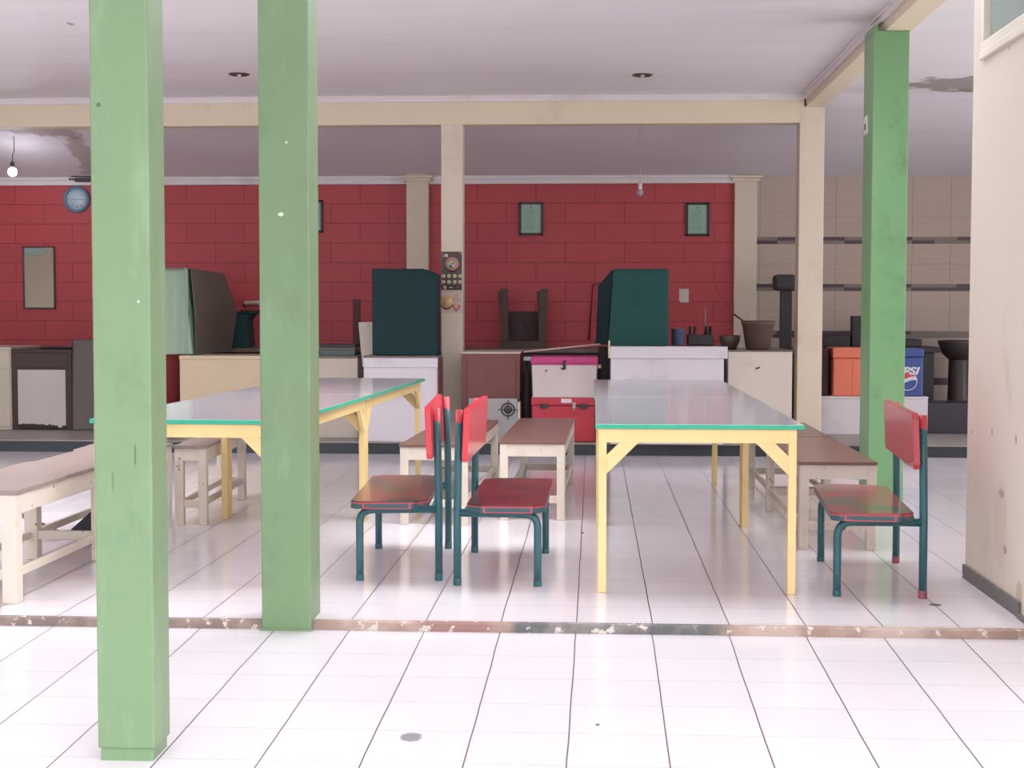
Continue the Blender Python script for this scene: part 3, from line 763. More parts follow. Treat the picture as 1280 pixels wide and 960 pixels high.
tag(obj('covered_cabinet', drape(x1 - x0, .72, z1 - ZP, .008, .02, 4, flare=.0), gc, loc=((x0 + x1) / 2, YL - .02, ZP)), 'cabinet under a grey cloth seen just left of the nearest green post', 'cabinet')

# red bucket with dark base, right of the nearest post
YK = 13.2
x0, x1, z0, z1 = rect(196, 441, 224, 505, YK)
r = thing('bucket', 'red plastic bucket on the platform right of the nearest green post', 'bucket', ((x0 + x1) / 2, YK + .12, ZP))
rb = (x1 - x0) / 2; hb = z1 - ZP; zm = z0 - ZP
redp = paint('red_plastic', (150, 60, 62), .45, scale=6, dirt=(110, 48, 50), dirt_amt=.4)
navy = paint('navy_plastic', (40, 44, 62), .5, scale=6)
bm = bmesh.new(); lathe(bm, [(rb * .9, 0), (rb * .95, zm)], n=32); obj('base', bm, navy, r)
bm = bmesh.new(); lathe(bm, [(rb * .9, zm), (rb, hb - .03), (rb * 1.04, hb - .028), (rb * 1.04, hb), (rb * .95, hb), (rb * .85, zm + .02), (0, zm + .02)], n=32); obj('body', bm, redp, r)

# cream counter with the light green covered cart
Y1 = 12.95
r, w, h = cabinet('long cream counter partly hidden by the second green post, under the pale green cloth', (225.5, 445, 396, 549), Y1, .55, crc, crc, .035, .004)
YQ = Y1 + .12
x0, x1, z0, z1 = rect(180, 335, 244, 444, YQ)
# front is x0..x1, the side runs back, its shade put into the sheet's grey
zt = h + ZP
sx = at(237, 400, Y=YQ).x; sx_b = at(279, 400, Y=YQ + 1.2).x
r = thing('display_cart', 'tall food cart wrapped in pale green cloth, on the counter right of the nearest post', 'food cart', ((x0 + sx) / 2, YQ, zt + .001))
w_ = (sx - x0); hh = z1 - zt
pg = cloth('pale_green_cloth', (158, 182, 160)); gs = cloth('shaded_side_sheet', (112, 108, 100), .5)
o = obj('cloth', drape(w_, .5, hh, .032, .05, 2, flare=.01, freq=30, n=140), pg, r)
bm = bmesh.new()
xs = w_ / 2 - .045; xm = w_ / 2 + .09
v = [bm.verts.new(p) for p in [(xs + .05, .03, hh - .005), (xs + .06, 1.2, hh - .02), (xm + .05, 1.2, hh * .5), (w_ / 2 + .08, 1.2, .002), (w_ / 2 + .05, .03, .002), (w_ / 2 + .045, .03, hh * .5),
                              (-xs, .03, hh - .006), (-xs, 1.2, hh - .02), (-xm, 1.2, hh * .5), (-xm, 1.2, .002), (-w_ / 2, .03, .002)]]
for q in ((0, 1, 2, 5), (5, 2, 3, 4), (0, 6, 7, 1), (1, 7, 8, 2), (2, 8, 9, 3)): bm.faces.new([v[i] for i in q])
o = obj('side_sheet', bm, gs, r); sm = o.modifiers.new('thickness', 'SOLIDIFY'); sm.thickness = .006
# counter section right of the second post
r, w, h2 = cabinet('short off-white counter between the second green post and the leaning white board', (398, 445, 447, 549), Y1, .55, whd, stone, .02, .004)
x0, x1, z0, z1 = rect(402, 433, 446, 445, Y1 + .03)
dgl = paint('dark_glass', (70, 84, 84), .12, scale=5, dirt=(40, 44, 44), dirt_amt=.5)
r = thing('glass_case', 'low dark glass case lying on the short off-white counter', 'display case', ((x0 + x1) / 2 - .02, Y1 + .04, h2 + ZP + .001))
wq = (x1 - x0) / 2
obj('body', B((-wq, wq, 0, .3, 0, .055)), dgl, r); obj('lid', B((-wq - .005, wq + .005, -.01, .31, .056, .07)), stone, r); obj('rim', B((-wq, wq, .02, .3, .071, .10)), blk, r)
# dark teal folding box behind
YD = 14.0
x0, x1, z0, z1 = rect(278, 398, 312, 441, YD)
tealp = paint('dark_teal_cloth', (32, 66, 68), .8, scale=5)
# back counter: one long low masonry bench along the wall carries what stands behind
bc0 = -6.9; 
zbk = at(850, 436, Y=14.55).z
r = thing('back_counter', 'long dark back counter running along the foot of the red wall', 'counter', (-2.2, 14.45, ZP))
obj('body', B((-4.4, 4.2, .02, .64, 0, zbk - ZP - .041, 0)), blk, r); obj('worktop', B((-4.42, 4.22, -.02, .64, zbk - ZP - .04, zbk - ZP, .003)), stone, r)
zr_ = zbk
x0, x1, z0, z1 = rect(279, 399, 311, 441, 14.5)
r = thing('crate', 'dark teal cloth bag standing at the red wall left of the second green post', 'bag', ((x0 + x1) / 2, 14.5, zr_))
w_ = (x1 - x0) / 2
bm = bmesh.new(); prism(bm, [(-w_ * 1.05, 0), (w_ * .95, 0), (w_ * .8, .27), (w_ * 1.2, .34), (w_ * .2, .36), (-w_ * .9, .33)], .3, Matrix(((1, 0, 0, 0), (0, 0, 1, 0), (0, 1, 0, 0), (0, 0, 0, 1))), .01)
obj('body', bm, tealp, r)
bm = bmesh.new(); bx(bm, w_ * .3, w_ * 1.6, -.02, .28, .335, .375, .012); obj('lid', bm, paint('dark_cover', (40, 40, 44), .6), r)
r.name = 'bag'
# small tap on the wall (white pipe end)
p = at(313, 379, Y=YW)
r = thing('wall_tap', 'short white pipe tap sticking out of the red wall left of the second post', 'tap', (p.x, YW, p.z))
bm = bmesh.new(); tube(bm, [(-.05, -.05, 0), (.16, -.05, .008)], .022, 12); obj('pipe', bm, whd, r)
bm = bmesh.new(); tube(bm, [(-.02, 0, -.005), (-.02, -.05, -.005)], .014, 10); tube(bm, [(-.055, -.05, 0), (-.055, -.05, -.04)], .014, 10); obj('spout', bm, blk, r)
# dark pole standing behind the short counter
x0, x1, z0, z1 = rect(439, 374, 448, 440, 14.4)
tag(obj('board', B((-(x1 - x0) / 2, (x1 - x0) / 2, 0, .03, 0, z1 - zr_, .003)), paint('dark_red_wood', (84, 40, 44), .6), loc=((x0 + x1) / 2, 14.5, zr_)), 'narrow dark red board upright against the red wall', 'board')

# white counter with slanted board and the dark green cart
YM = 12.60
r, w, h = cabinet('tall white counter under the dark green covered cart, left of the postered column', (455, 445, 547, 556), YM, .36, wh, paint('brown_worktop', (120, 98, 90), .4), .016, .004)
obj('trim_board', B((-w - .002, w + .002, -.012, -.0005, h - .10, h - .018)), wh, r)
obj('side_edge', B((w + .0005, w + .010, -.01, .35, 0, h - .018)), brn, r)
zt = h + ZP
PB = YM + .40
pp = [at(a_, b_, Y=PB) for a_, b_ in ((448, 403), (474, 402), (477, 545), (462, 545), (457, 459), (453, 458))]
bm = bmesh.new(); xo = pp[4].x
prism(bm, [(p_.x - xo, max(p_.z, ZP + .001) - ZP) for p_ in pp], .012, Matrix(((1, 0, 0, 0), (0, 0, 1, 0), (0, 1, 0, 0), (0, 0, 0, 1))))
o = obj('panel_board', bm, whd); o.location = (xo, PB, ZP)
tag(o, 'off-white board leaning at the left end of the tall white counter', 'board')
dg = cloth('dark_green_cloth', (38, 60, 63)); dg2 = cloth('deep_green_cloth', (44, 82, 79))
x0, x1, z0, z1 = rect(465.5, 336, 546, 442, YM + .06)
w_ = x1 - x0; hh = z1 - zt
xr2 = at(529, 340, Y=YM + .06).x
r = thing('display_cart', 'dark green cloth covered food cart behind the postered column', 'food cart', ((x0 + x1) / 2, YM + .06, zt + .001))
bm = drape(w_, .29, hh, .006, .0, 6, flare=.0, freq=9)
for v in bm.verts:      # the top right corner falls away
    e = (v.co.x - (xr2 - (x0 + x1) / 2))
    if e > 0 and v.co.z > hh * .8: v.co.z -= e * .42 * (v.co.z / hh)
obj('cloth', bm, dg, r)

# brown counter right of the column + stove standing in front
YN = 12.85
r, w, h = cabinet('reddish brown counter with a pale worktop edge, right of the postered column', (577, 440, 650, 552), YN, .6, brn, whd, .016, .006)
obj('door', B((-w + .05, w - .035, -.012, -.0005, .06, h - .05)), brn, r)
x0, x1, z0, z1 = rect(586, 498, 647, 548, 12.74)
hs = z1 - ZP; ws = (x1 - x0) / 2
r = thing('gas_stove', 'steel two burner gas stove standing on edge against the brown counter', 'stove', ((x0 + x1) / 2, 12.70, ZP))
obj('body', B((-ws, ws, .012, .12, 0, hs)), steel, r); obj('side_board', B((ws + .001, ws + .024, .0, .13, 0, hs * .92)), whd, r)
ring_m = paint('burner_iron', (44, 44, 48), .4)
for (px_, py_) in ((596, 517), (635, 512)):
    c_ = at(px_, py_, Y=12.70); cc = Vector((c_.x - (x0 + x1) / 2, .012, c_.z - ZP))
    bm = bmesh.new()
    pts = [(cc.x + .055 * math.cos(a * math.pi / 12), -.012, cc.z + .055 * math.sin(a * math.pi / 12)) for a in range(25)]
    tube(bm, pts, .006, 8, caps=False); 
    for k in range(4):
        a_ = k * math.pi / 2
        tube(bm, [(cc.x + .035 * math.cos(a_), -.012, cc.z + .035 * math.sin(a_)), (cc.x + .085 * math.cos(a_), -.012, cc.z + .085 * math.sin(a_))], .004, 8)
    g_ = obj('grate', bm, ring_m, r)
    bm = bmesh.new(); lathe(bm, [(.036, 0), (.036, .014), (.03, .018), (0, .018)], (cc.x, .012, cc.z), 28, 'y'); obj('burner', bm, ring_m, r)
# dark gas bottle and pipes in the gap
x0, x1, z0, z1 = rect(652, 446, 663, 545, YN + .1)
r = thing('gas_cylinder', 'dark narrow cylinder in the gap between the brown counter and coolers', 'cylinder', ((x0 + x1) / 2, YN + .22, ZP))
rr = (x1 - x0) / 2
bm = bmesh.new(); lathe(bm, [(rr * .9, 0), (rr, .02), (rr, z1 - ZP - .2), (rr * .7, z1 - ZP - .12), (rr * .3, z1 - ZP - .1), (rr * .3, z1 - ZP - .04)], n=24); obj('body', bm, blk, r)
bm = bmesh.new(); bx(bm, -.03, .05, -.03, .03, z1 - ZP - .04, z1 - ZP, .006); obj('valve', bm, steel, r)

# cooler boxes
cw = paint('cooler_white', (206, 192, 190), .5, dirt=(172, 150, 146), dirt_amt=.4, scale=5, chips=(150, 60, 84), chip_t=(.74, .77), chip_scale=12)
pk = paint('cooler_pink', (186, 62, 116), .45, dirt=(150, 50, 90), dirt_amt=.4, scale=8)
rc = paint('cooler_red', (186, 50, 66), .4, dirt=(150, 44, 58), dirt_amt=.4, scale=4)
YX = 12.66
x0, x1, z0, z1 = rect(664.5, 497, 744, 552, YX)
w_ = (x1 - x0) / 2; hr = z1 - ZP
r = thing('cooler_box', 'red cooler box on the platform under the white one with a pink lid', 'cooler box', ((x0 + x1) / 2, YX, ZP))
lid0 = at(700, 507, Y=YX).z - ZP
bm = bmesh.new(); bx(bm, -w_, w_, 0, .45, 0, lid0 - .003, .012); obj('body', bm, rc, r)
bm = bmesh.new(); bx(bm, -w_ - .004, w_ + .004, -.006, .456, lid0, hr, .01); obj('lid', bm, rc, r)
for px_ in (680, 729):
    c_ = at(px_, 504, Y=YX); xx = c_.x - (x0 + x1) / 2
    bm = bmesh.new(); bx(bm, xx - .035, xx + .035, -.022, -.0065, lid0 - .022, lid0 + .015, .004); bx(bm, xx - .012, xx + .012, -.03, -.02, lid0 - .03, lid0 + .005, .003); obj('hinge', bm, blk, r)
c_ = at(717.5, 505, Y=YX); xx = c_.x - (x0 + x1) / 2
bm = bmesh.new(); bx(bm, xx - .014, xx + .014, -.02, -.0065, lid0 - .02, lid0 + .03, .003); tube(bm, [(xx - .01, -.02, lid0 - .02), (xx, -.022, lid0 - .04), (xx + .01, -.02, lid0 - .02)], .005, 8); obj('latch', bm, steel, r)
c_ = at(708, 501, Y=YX); xx = c_.x - (x0 + x1) / 2
bm = bmesh.new(); bx(bm, xx - .045, xx + .045, -.012, -.0065, c_.z - ZP - .018, c_.z - ZP + .018, .002); obj('label_plate', bm, wh, r)
xa, xb, za, zb = rect(664, 446, 747, 496, YX)
w2 = (xb - xa) / 2
zc_ = ZP + hr
r = thing('cooler_box', 'scratched white cooler box with a pink lid, stacked on the red one', 'cooler box', ((xa + xb) / 2, YX, zc_))
hz = zb - zc_
bm = bmesh.new(); t2 = bmesh.new(); bx(t2, -w2, w2, 0, .42, 0, hz - .062, .01)
for v in t2.verts: v.co.x *= .955 + .045 * (v.co.z / hz); 
merge(bm, t2); bx(bm, -w2 * .97, w2 * .95, -.004, .42, 0, .008, .003); obj('body', bm, cw, r)
bm = bmesh.new(); bx(bm, -w2 - .006, w2 + .006, -.012, .43, hz - .06, hz, .012); bx(bm, -w2 - .0, w2 + .0, -.006, .42, hz - .072, hz - .058, .004); obj('lid', bm, pk, r)
bm = bmesh.new(); bx(bm, -.012, .012, -.026, -.012, hz - .1, hz - .03, .003); bx(bm, -.028, .012, -.016, -.002, hz - .11, hz - .095, .003); obj('latch', bm, blk, r)
bm = bmesh.new(); bx(bm, w2 + .002, w2 + .03, .05, .12, hz - .10, hz - .07, .004); obj('handle', bm, whd, r)

# stick leaning across the gap
pa = at(654, 441, Y=12.75); pb = at(756, 431, Y=12.75)
bm = bmesh.new(); tube(bm, [(0, 0, 0), (pb.x - pa.x, .02, pb.z - pa.z)], .008, 10)
tag(obj('stick', bm, paint('pale_stick', (206, 184, 172), .5), loc=(pa.x, 12.84, pa.z + .006)), 'thin pale stick lying from the brown counter over to the white counter', 'stick')

# white counter right with lip and dark green cart
YR = 12.50
r, w, h = cabinet('low white counter with a raised front board, directly behind the right table', (763, 433.5, 905, 552), YR, .8, wh, stone, .016, 0)
z_l = at(835, 448, Y=YR).z - ZP
obj('front_board', B((-w - .005, w + .03, -.016, -.0005, z_l, h + .002)), wh, r)
obj('upright', B((-w - .022, -w - .006, -.016, .05, z_l, h + .05)), paint('upright_cream', (206, 196, 168), .5), r)
zt = h + ZP
x0, x1, z0, z1 = rect(760, 336, 836, 434, YR + .15)
w_ = x1 - x0; hh = z1 - zt
r = thing('display_cart', 'dark green covered cart narrowing at the top, behind the right table', 'food cart', ((x0 + x1) / 2, YR + .15, zt + .001))
bm = drape(w_, .55, hh, .006, 0, 9, flare=.0, freq=10)
for v in bm.verts:
    u = v.co.z / hh
    if v.co.x < 0: v.co.x *= 1 - .16 * u
    v.co.y += (.03 if v.co.y < .2 else 0) * u
obj('cloth', bm, dg2, r)
bm = bmesh.new()
xl = -w_ / 2
v = [bm.verts.new(p) for p in [(xl - .004, .05, .01), (xl - .10, .32, .01), (xl - .08, .32, hh * .78), (xl + .04, .30, hh * .96), (xl * .84 - .008, .04, hh * .98)]]
bm.faces.new(v); o = obj('side_flap', bm, dg, r); o.modifiers.new('thickness', 'SOLIDIFY').thickness = .006

# cream counter right
r, w, h = cabinet('cream counter with one screw hole, between the white counter and the right column', (909.5, 438, 990.5, 552), 12.75, .7, crc, stone, .012, .003)
mat_ = whd; r.children[0].data.materials[0] = paint('counter_pale_cream', (208, 196, 184), .45, dirt=(176, 158, 140), dirt_amt=.35, scale=2.5, vary=.03)
p = at(947, 460, Y=12.75); bm = bmesh.new(); tube(bm, [(p.x - r.location.x - .018, -.001, p.z - ZP - .006), (p.x - r.location.x + .02, -.001, p.z - ZP + .006)], .006, 8); obj('scratch_hole', bm, blk, r)
zcc = h + ZP
# pots and jars on the counters
def pot(label, px, Y, zbase, prof, mat, cat, name, n=28):
    x0, x1, z0, z1 = rect(px[0], px[1], px[2], px[3], Y)
    r_ = (x1 - x0) / 2; h_ = z1 - zbase
    bm = bmesh.new(); lathe(bm, [(a * r_, b_ * h_) for a, b_ in prof], n=n)
    o = obj(name, bm, mat, loc=((x0 + x1) / 2, Y + r_, zbase)); tag(o, label, cat); return o, r_, h_
bask = paint('dark_basket', (92, 70, 62), .7, dirt=(60, 46, 44), dirt_amt=.5, scale=12, bump=.6, stretch=(1, 1, 4))
x0, x1, z0, z1 = rect(928, 401, 972, 438, 12.8)
rr = (x1 - x0) / 2; hh = z1 - zcc
r = thing('stock_pot', 'wide brown cooking pot with a ladle, on the cream counter', 'pot', ((x0 + x1) / 2, 12.8 + rr, zcc + .001))
bm = bmesh.new(); lathe(bm, [(rr * .62, 0), (rr * .72, hh * .05), (rr * .93, hh * .86), (rr * 1.0, hh * .88), (rr * 1.0, hh * .97), (rr * .93, hh), (rr * .88, hh * .9), (rr * .6, .02), (0, .02)], n=32); obj('body', bm, bask, r)
bm = bmesh.new(); tube(bm, [(0, 0, .05), (-rr * .8, -.02, hh * .95), (-rr * 1.45, -.03, hh * 1.22)], .008, 8); obj('ladle', bm, blk, r)
pot('small dark bowl on the cream counter left of the brown pot', (900, 419, 927, 438), 13.02, zcc + .001, [(.6, 0), (.95, .6), (1, .95), (.95, 1), (.85, .7), (.5, .15), (0, .1)], paint('clay_bowl', (98, 80, 72), .5, scale=9), 'bowl', 'bowl')
jm, b, t = newmat('hazy_blue_plastic'); b.inputs['Base Color'].default_value = lin((120, 132, 170)); b.inputs['Roughness'].default_value = .25; b.inputs['Transmission Weight'].default_value = .4; b.inputs['Alpha'].default_value = 1
pot('hazy blue plastic jar on the white counter beside the dark green cart', (839, 411, 857, 434), 12.95, zt + .001, [(.85, 0), (.9, .05), (.95, .9), (1.0, .92), (1.0, 1), (.9, 1), (.85, .1), (0, .08)], jm, 'jar', 'jar')
x0, x1, z0, z1 = rect(860, 408, 892, 434, 13.0)
r = thing('camp_stove', 'small black stove with an upright rod, on the white counter', 'stove', ((x0 + x1) / 2, 13.0, zt + .001))
w_ = (x1 - x0) / 2; hh = z1 - zt
obj('body', B((-w_, w_, 0, .24, 0, hh * .55, .01)), blk, r)
bm = bmesh.new()
for sx_ in (-.75, -.4, .55, .85): bx(bm, w_ * sx_ - .008, w_ * sx_ + .008, .02, .2, hh * .56, hh * 1.0, .003)
obj('grate', bm, blk, r)
bm = bmesh.new(); zz = at(882, 385, Y=13.0).z - zt; tube(bm, [(w_ * .35, .1, hh * .5), (w_ * .4, .1, zz)], .0075, 10); obj('rod', bm, paint('rod_metal', (150, 110, 112), .35, metal=.3), r)
# black rounded box on a dark stand next to the right column
x0, x1, z0, z1 = rect(968, 343, 996, 363, 14.5)
r = thing('black_box', 'black rounded box raised on a dark stand left of the right cream column', 'box', ((x0 + x1) / 2, 14.5, zr_))
w_ = (x1 - x0) / 2
bm = bmesh.new(); bx(bm, -w_, w_, 0, .22, z0 - zr_, z1 - zr_, .035); obj('body', bm, blk, r)
obj('stand', B((-w_ * .35, w_ * .7, .08, .14, 0, z0 - zr_ + .01)), dk, r)

# upside-down stool on the back counter
YT_ = 14.5
x0, x1, z0, z1 = rect(624, 361, 684, 436, YT_)
w_ = (x1 - x0) / 2; hh = z1 - zr_
stw = paint('stool_dark_wood', (84, 68, 62), .65, dirt=(60, 46, 44), dirt_amt=.5, scale=6, stretch=(1, 1, .3))
r = thing('wooden_stool', 'dark wooden stool turned upside down against the red wall', 'stool', ((x0 + x1) / 2, YT_, zr_ + .001))
obj('seat', B((-w_ * .98, w_ * .92, 0, .42, 0, .07)), stw, r)
for sx_, y_ in ((-1, .02), (1, .02), (-1, .36), (1, .36)):
    bm = bmesh.new(); xa_ = sx_ * w_ * .78; bar(bm, (xa_, y_ + .02, .071), (sx_ * w_ * (.86 if sx_ > 0 else .8) + (-.05 if y_ > .2 else .0), y_ + .02, hh * (1 if y_ < .2 else .97)), .05, .07); obj('leg', bm, stw, r)
obj('back_panel', B((-w_ * .72, w_ * .72, .40, .42, .072, hh * .62)), paint('stool_panel', (66, 50, 50), .7, scale=5), r)
bm = bmesh.new(); bar(bm, (0, .385, hh * .48), (w_ * .5, .385, .09), .016, .008); obj('loose_slat', bm, stw, r)
# pipe up the red wall behind the right cart
pa = at(736, 425, Y=YW - .02); pb = at(741, 356, Y=YW - .02); pc = at(766, 353, Y=YW - .02)
bm = bmesh.new(); tube(bm, [(0, 0, 0), (pb.x - pa.x, 0, pb.z - pa.z)] + [(pc.x - pa.x, 0, pc.z - pa.z)], .009, 8)
tag(obj('wall_pipe', bm, paint('red_pipe', (128, 36, 44), .5), loc=pa), 'thin red painted pipe bent along the red wall beside the right cart', 'pipe')
# table-like dark slab in the gap left of the white counter
x0, x1, z0, z1 = rect(748, 432, 760, 480, 12.9)
tag(obj('dark_crate', B((-(x1 - x0) / 2, (x1 - x0) / 2, 0, .4, 0, z1 - ZP - .02, .01)), blk, loc=((x0 + x1) / 2, 13.12, ZP)), 'dark crate in the gap between the coolers and the white counter', 'crate')

# right side: white chest, orange cooler, blue cooler, clutter
YH = 13.62
r, w, h = cabinet('long white chest on the platform under the orange and blue coolers', (1020, 496, 1160, 541), YH, .6, wh, wh, .02, .003, cat='chest', name='chest')
zh = h + ZP
orm = paint('cooler_orange', (222, 120, 92), .45, dirt=(196, 100, 76), dirt_amt=.4, scale=4, vary=.05)
x0, x1, z0, z1 = rect(1041, 435, 1092, 496, YH + .03)
w_ = (x1 - x0) / 2; hh = z1 - zh
r = thing('cooler_box', 'orange cooler box on the white chest, left of the right-hand green post', 'cooler box', ((x0 + x1) / 2, YH + .03, zh + .001))
bm = bmesh.new(); bx(bm, -w_, w_, 0, .38, 0, hh * .78, .012); bx(bm, -.004, .004, -.004, .004, .02, hh * .76, .002); obj('body', bm, orm, r)
bm = bmesh.new(); bx(bm, -w_ - .006, w_ + .006, -.008, .388, hh * .785, hh, .01); obj('lid', bm, orm, r)
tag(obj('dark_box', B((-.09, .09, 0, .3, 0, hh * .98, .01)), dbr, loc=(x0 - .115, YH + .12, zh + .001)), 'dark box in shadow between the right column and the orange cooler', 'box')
blu = paint('cooler_blue', (60, 80, 142), .4, dirt=(52, 66, 120), dirt_amt=.4, scale=4, vary=.05)
x0, x1, z0, z1 = rect(1103, 436, 1154.5, 495.5, YH + .03)
w_ = (x1 - x0) / 2; hh = z1 - zh; cxb = (x0 + x1) / 2
r = thing('cooler_box', 'blue soft drink cooler with a white and red round emblem, right of the post', 'cooler box', (cxb, YH + .03, zh + .001))
bm = bmesh.new(); bx(bm, -w_, w_, 0, .38, 0, hh * .82, .012); bd = obj('body', bm, blu, r)
bm = bmesh.new(); bx(bm, -w_ - .004, w_ + .004, -.006, .386, hh * .825, hh, .01); obj('lid', bm, blu, r)
ew = paint('emblem_white', (214, 214, 224), .4, bump=0, vary=0.02); er = paint('emblem_red', (206, 70, 86), .4, bump=0, vary=0.02)
ec = at(1134.5, 476.5, Y=YH + .03); ex, ez = ec.x - cxb, ec.z - zh
R_ = .083
def disc_part(f0, f1, mat, y, name='emblem_print'):
    """the part of a disc between two wavy lines"""
    n = 40; up = []; lo = []
    for i in range(n + 1):
        x = -R_ + 2 * R_ * i / n; c_ = math.sqrt(max(0, R_ * R_ - x * x))
        up.append((x, min(c_, max(-c_, f1(x))))); lo.append((x, min(c_, max(-c_, f0(x)))))
    bm = bmesh.new()
    for i in range(n):
        q = [lo[i], lo[i + 1], up[i + 1], up[i]]
        if abs(up[i][1] - lo[i][1]) + abs(up[i + 1][1] - lo[i + 1][1]) < 1e-6: continue
        vs = [bm.verts.new((ex + a, y, ez + b_)) for a, b_ in q]; bm.faces.new(vs)
    bmesh.ops.remove_doubles(bm, verts=bm.verts[:], dist=1e-6)
    bmesh.ops.solidify(bm, geom=bm.faces[:], thickness=.0015)
    return obj(name, bm, mat, r)
wv = lambda o_: (lambda x: o_ + .014 * math.sin(x / R_ * 2.6))
disc_part(wv(.028), lambda x: 1, er, -.004); disc_part(wv(-.004), wv(.028), ew, -.004)
bm = bmesh.new(); tube(bm, [(ex + R_ * math.cos(a * math.pi / 24), -.003, ez + R_ * math.sin(a * math.pi / 24)) for a in range(49)], .004, 6, caps=False); obj('emblem_ring', bm, ew, r)
def text_mesh(s_, size, mat, parent, loc, shear=.0, ext=.001, name='lettering', bold=.0, rot=(math.pi / 2, 0, 0)):
    cu = bpy.data.curves.new(name, 'FONT'); cu.body = s_; cu.size = size; cu.shear = shear; cu.extrude = ext; cu.offset = bold
    cu.align_x = 'RIGHT'; cu.align_y = 'BOTTOM_BASELINE'
    tmp = bpy.data.objects.new('tmp', cu); COL.objects.link(tmp)
    bpy.context.view_layer.update()
    me = bpy.data.meshes.new_from_object(tmp.evaluated_get(bpy.context.evaluated_depsgraph_get()))
    bpy.data.objects.remove(tmp); me.materials.clear(); me.materials.append(mat); me.name = name
    o = bpy.data.objects.new(name, me); COL.objects.link(o); o.parent = parent; o.location = loc; o.rotation_euler = rot
    return o
tp = at(1147.5, 468, Y=YH + .03)
text_mesh('PEPSI', .092, ew, r, (tp.x - cxb, -.0075, tp.z - zh), shear=.25, bold=.0035).scale = (1.3, 1, 1)
# dark clutter on top of the coolers' back ledge
r2 = thing('back_ledge', 'dark work ledge against the tiled wall behind the coolers', 'ledge', (3.4, 14.5, ZP))
zl = at(1100, 434, Y=14.5).z
obj('worktop', B((-1.35, -.05, 0, .58, zl - ZP - .05, zl - ZP)), blk, r2); obj('body', B((-1.3, -.1, .05, .58, 0, zl - ZP - .051)), dk, r2)
x0, x1, z0, z1 = rect(1028, 421, 1063, 434, 14.52)
tag(obj('tray', B((-(x1 - x0) / 2, (x1 - x0) / 2, 0, .35, 0, (z1 - zl), .01)), blk, loc=((x0 + x1) / 2, 14.53, zl + .001)), 'flat dark tray on the ledge above the orange cooler', 'tray')
x0, x1, z0, z1 = rect(1065, 395, 1085, 434, 14.52)
tag(obj('bottle_crate', B((-(x1 - x0) / 2, (x1 - x0) / 2, 0, .12, 0, (z1 - zl), .01)), dk, loc=((x0 + x1) / 2, 14.53, zl + .001)), 'upright black box on the ledge half hidden by the right-hand green post', 'box')
x0, x1, z0, z1 = rect(1128, 424, 1153, 434, 14.52)
tag(obj('tray', B((-(x1 - x0) / 2, (x1 - x0) / 2, 0, .35, 0, (z1 - zl), .01)), blk, loc=((x0 + x1) / 2, 14.53, zl + .001)), 'dark tray on the ledge above the blue cooler', 'tray')
# dark wash basin on a pedestal and dark plinth at far right
x0, x1, z0, z1 = rect(1180, 426, 1236, 448, 14.3)
r = thing('wash_basin', 'dark wash basin on a pedestal at the tiled wall beside the cream wall', 'basin', ((x0 + x1) / 2, 14.3 + .25, ZP))
rr = (x1 - x0) / 2
bm = bmesh.new(); lathe(bm, [(rr * .45, z0 - ZP - .03), (rr * .8, z0 - ZP + .04), (rr, z1 - ZP - .02), (rr, z1 - ZP), (rr * .9, z1 - ZP), (rr * .6, z0 - ZP + .05), (0, z0 - ZP + .02)], n=32); obj('bowl', bm, paint('basin_dark', (66, 58, 58), .4), r)
bm = bmesh.new(); lathe(bm, [(rr * .75, 0), (rr * .7, .05), (rr * .55, .1), (rr * .5, z0 - ZP - .04), (rr * .5, z0 - ZP - .01)], n=32); obj('pedestal', bm, MATS['basin_dark'], r)
x0, x1, z0, z1 = rect(1159, 504, 1240, 535, 13.75)
tag(obj('plinth', B((-(x1 - x0) / 2, (x1 - x0) / 2, 0, .4, 0, z1 - ZP, .006)), paint('dark_plinth', (52, 50, 60), .35, scale=4), loc=((x0 + x1) / 2, 13.75, ZP)), 'low dark plinth on the platform in front of the basin, right of the chest', 'plinth')

# ------------------------------------------------------------------ things on the walls
frm = paint('frame_black', (34, 34, 38), .35, bump=0); ppr = paint('certificate_paper', (150, 186, 168), .35, vary=.04, scale=20, bump=0)
ink = paint('print_ink', (104, 134, 122), .5, bump=0); silver = paint('glare_strip', (206, 220, 206), .3, bump=0)
def framed(label, px, glare=False):
    x0, x1, z0, z1 = rect(*px, YW - .02)
    w_ = (x1 - x0) / 2; h_ = (z1 - z0) / 2; fw_ = .024
    r = thing('framed_certificate', label, 'picture frame', ((x0 + x1) / 2, YW - .001, (z0 + z1) / 2), 0, 'certificates on the red wall')
    obj('frame', B((-w_, w_, -.024, 0, h_ - fw_, h_), (-w_, w_, -.024, 0, -h_, -h_ + fw_), (-w_, -w_ + fw_, -.024, 0, -h_, h_), (w_ - fw_, w_, -.024, 0, -h_, h_)), frm, r)
    p_ = obj('certificate', B((-w_ + fw_ - .001, w_ - fw_ + .001, -.012, -.004, -h_ + fw_ - .001, h_ - fw_ + .001, 0)), ppr, r)
    bm = bmesh.new(); iw = w_ - fw_ - .02; rnd = random.Random(4)
    lathe(bm, [(.011, .0), (.011, .001)], (0, -.0125, h_ - fw_ - .03), 14, 'y')
    z_ = h_ - fw_ - .06
    while z_ > -h_ + fw_ + .03:
        a_ = rnd.uniform(.4, 1.0) * iw; bx(bm, -a_ if rnd.random() < .5 else -iw, a_ * .8, -.0135, -.012, z_, z_ + .003, 0); z_ -= rnd.choice((.010, .014, .02))
    obj('print', bm, ink, p_)
    return r
framed('black framed certificate on the red wall, nearest the postered column', (648.5, 252.5, 679, 294))
framed('black framed certificate on the red wall, right one above the paper note', (857, 253, 887, 295), True)
framed('dark frame on the red wall whose edge peeks out from behind the second green post', (372, 250, 403.5, 291))
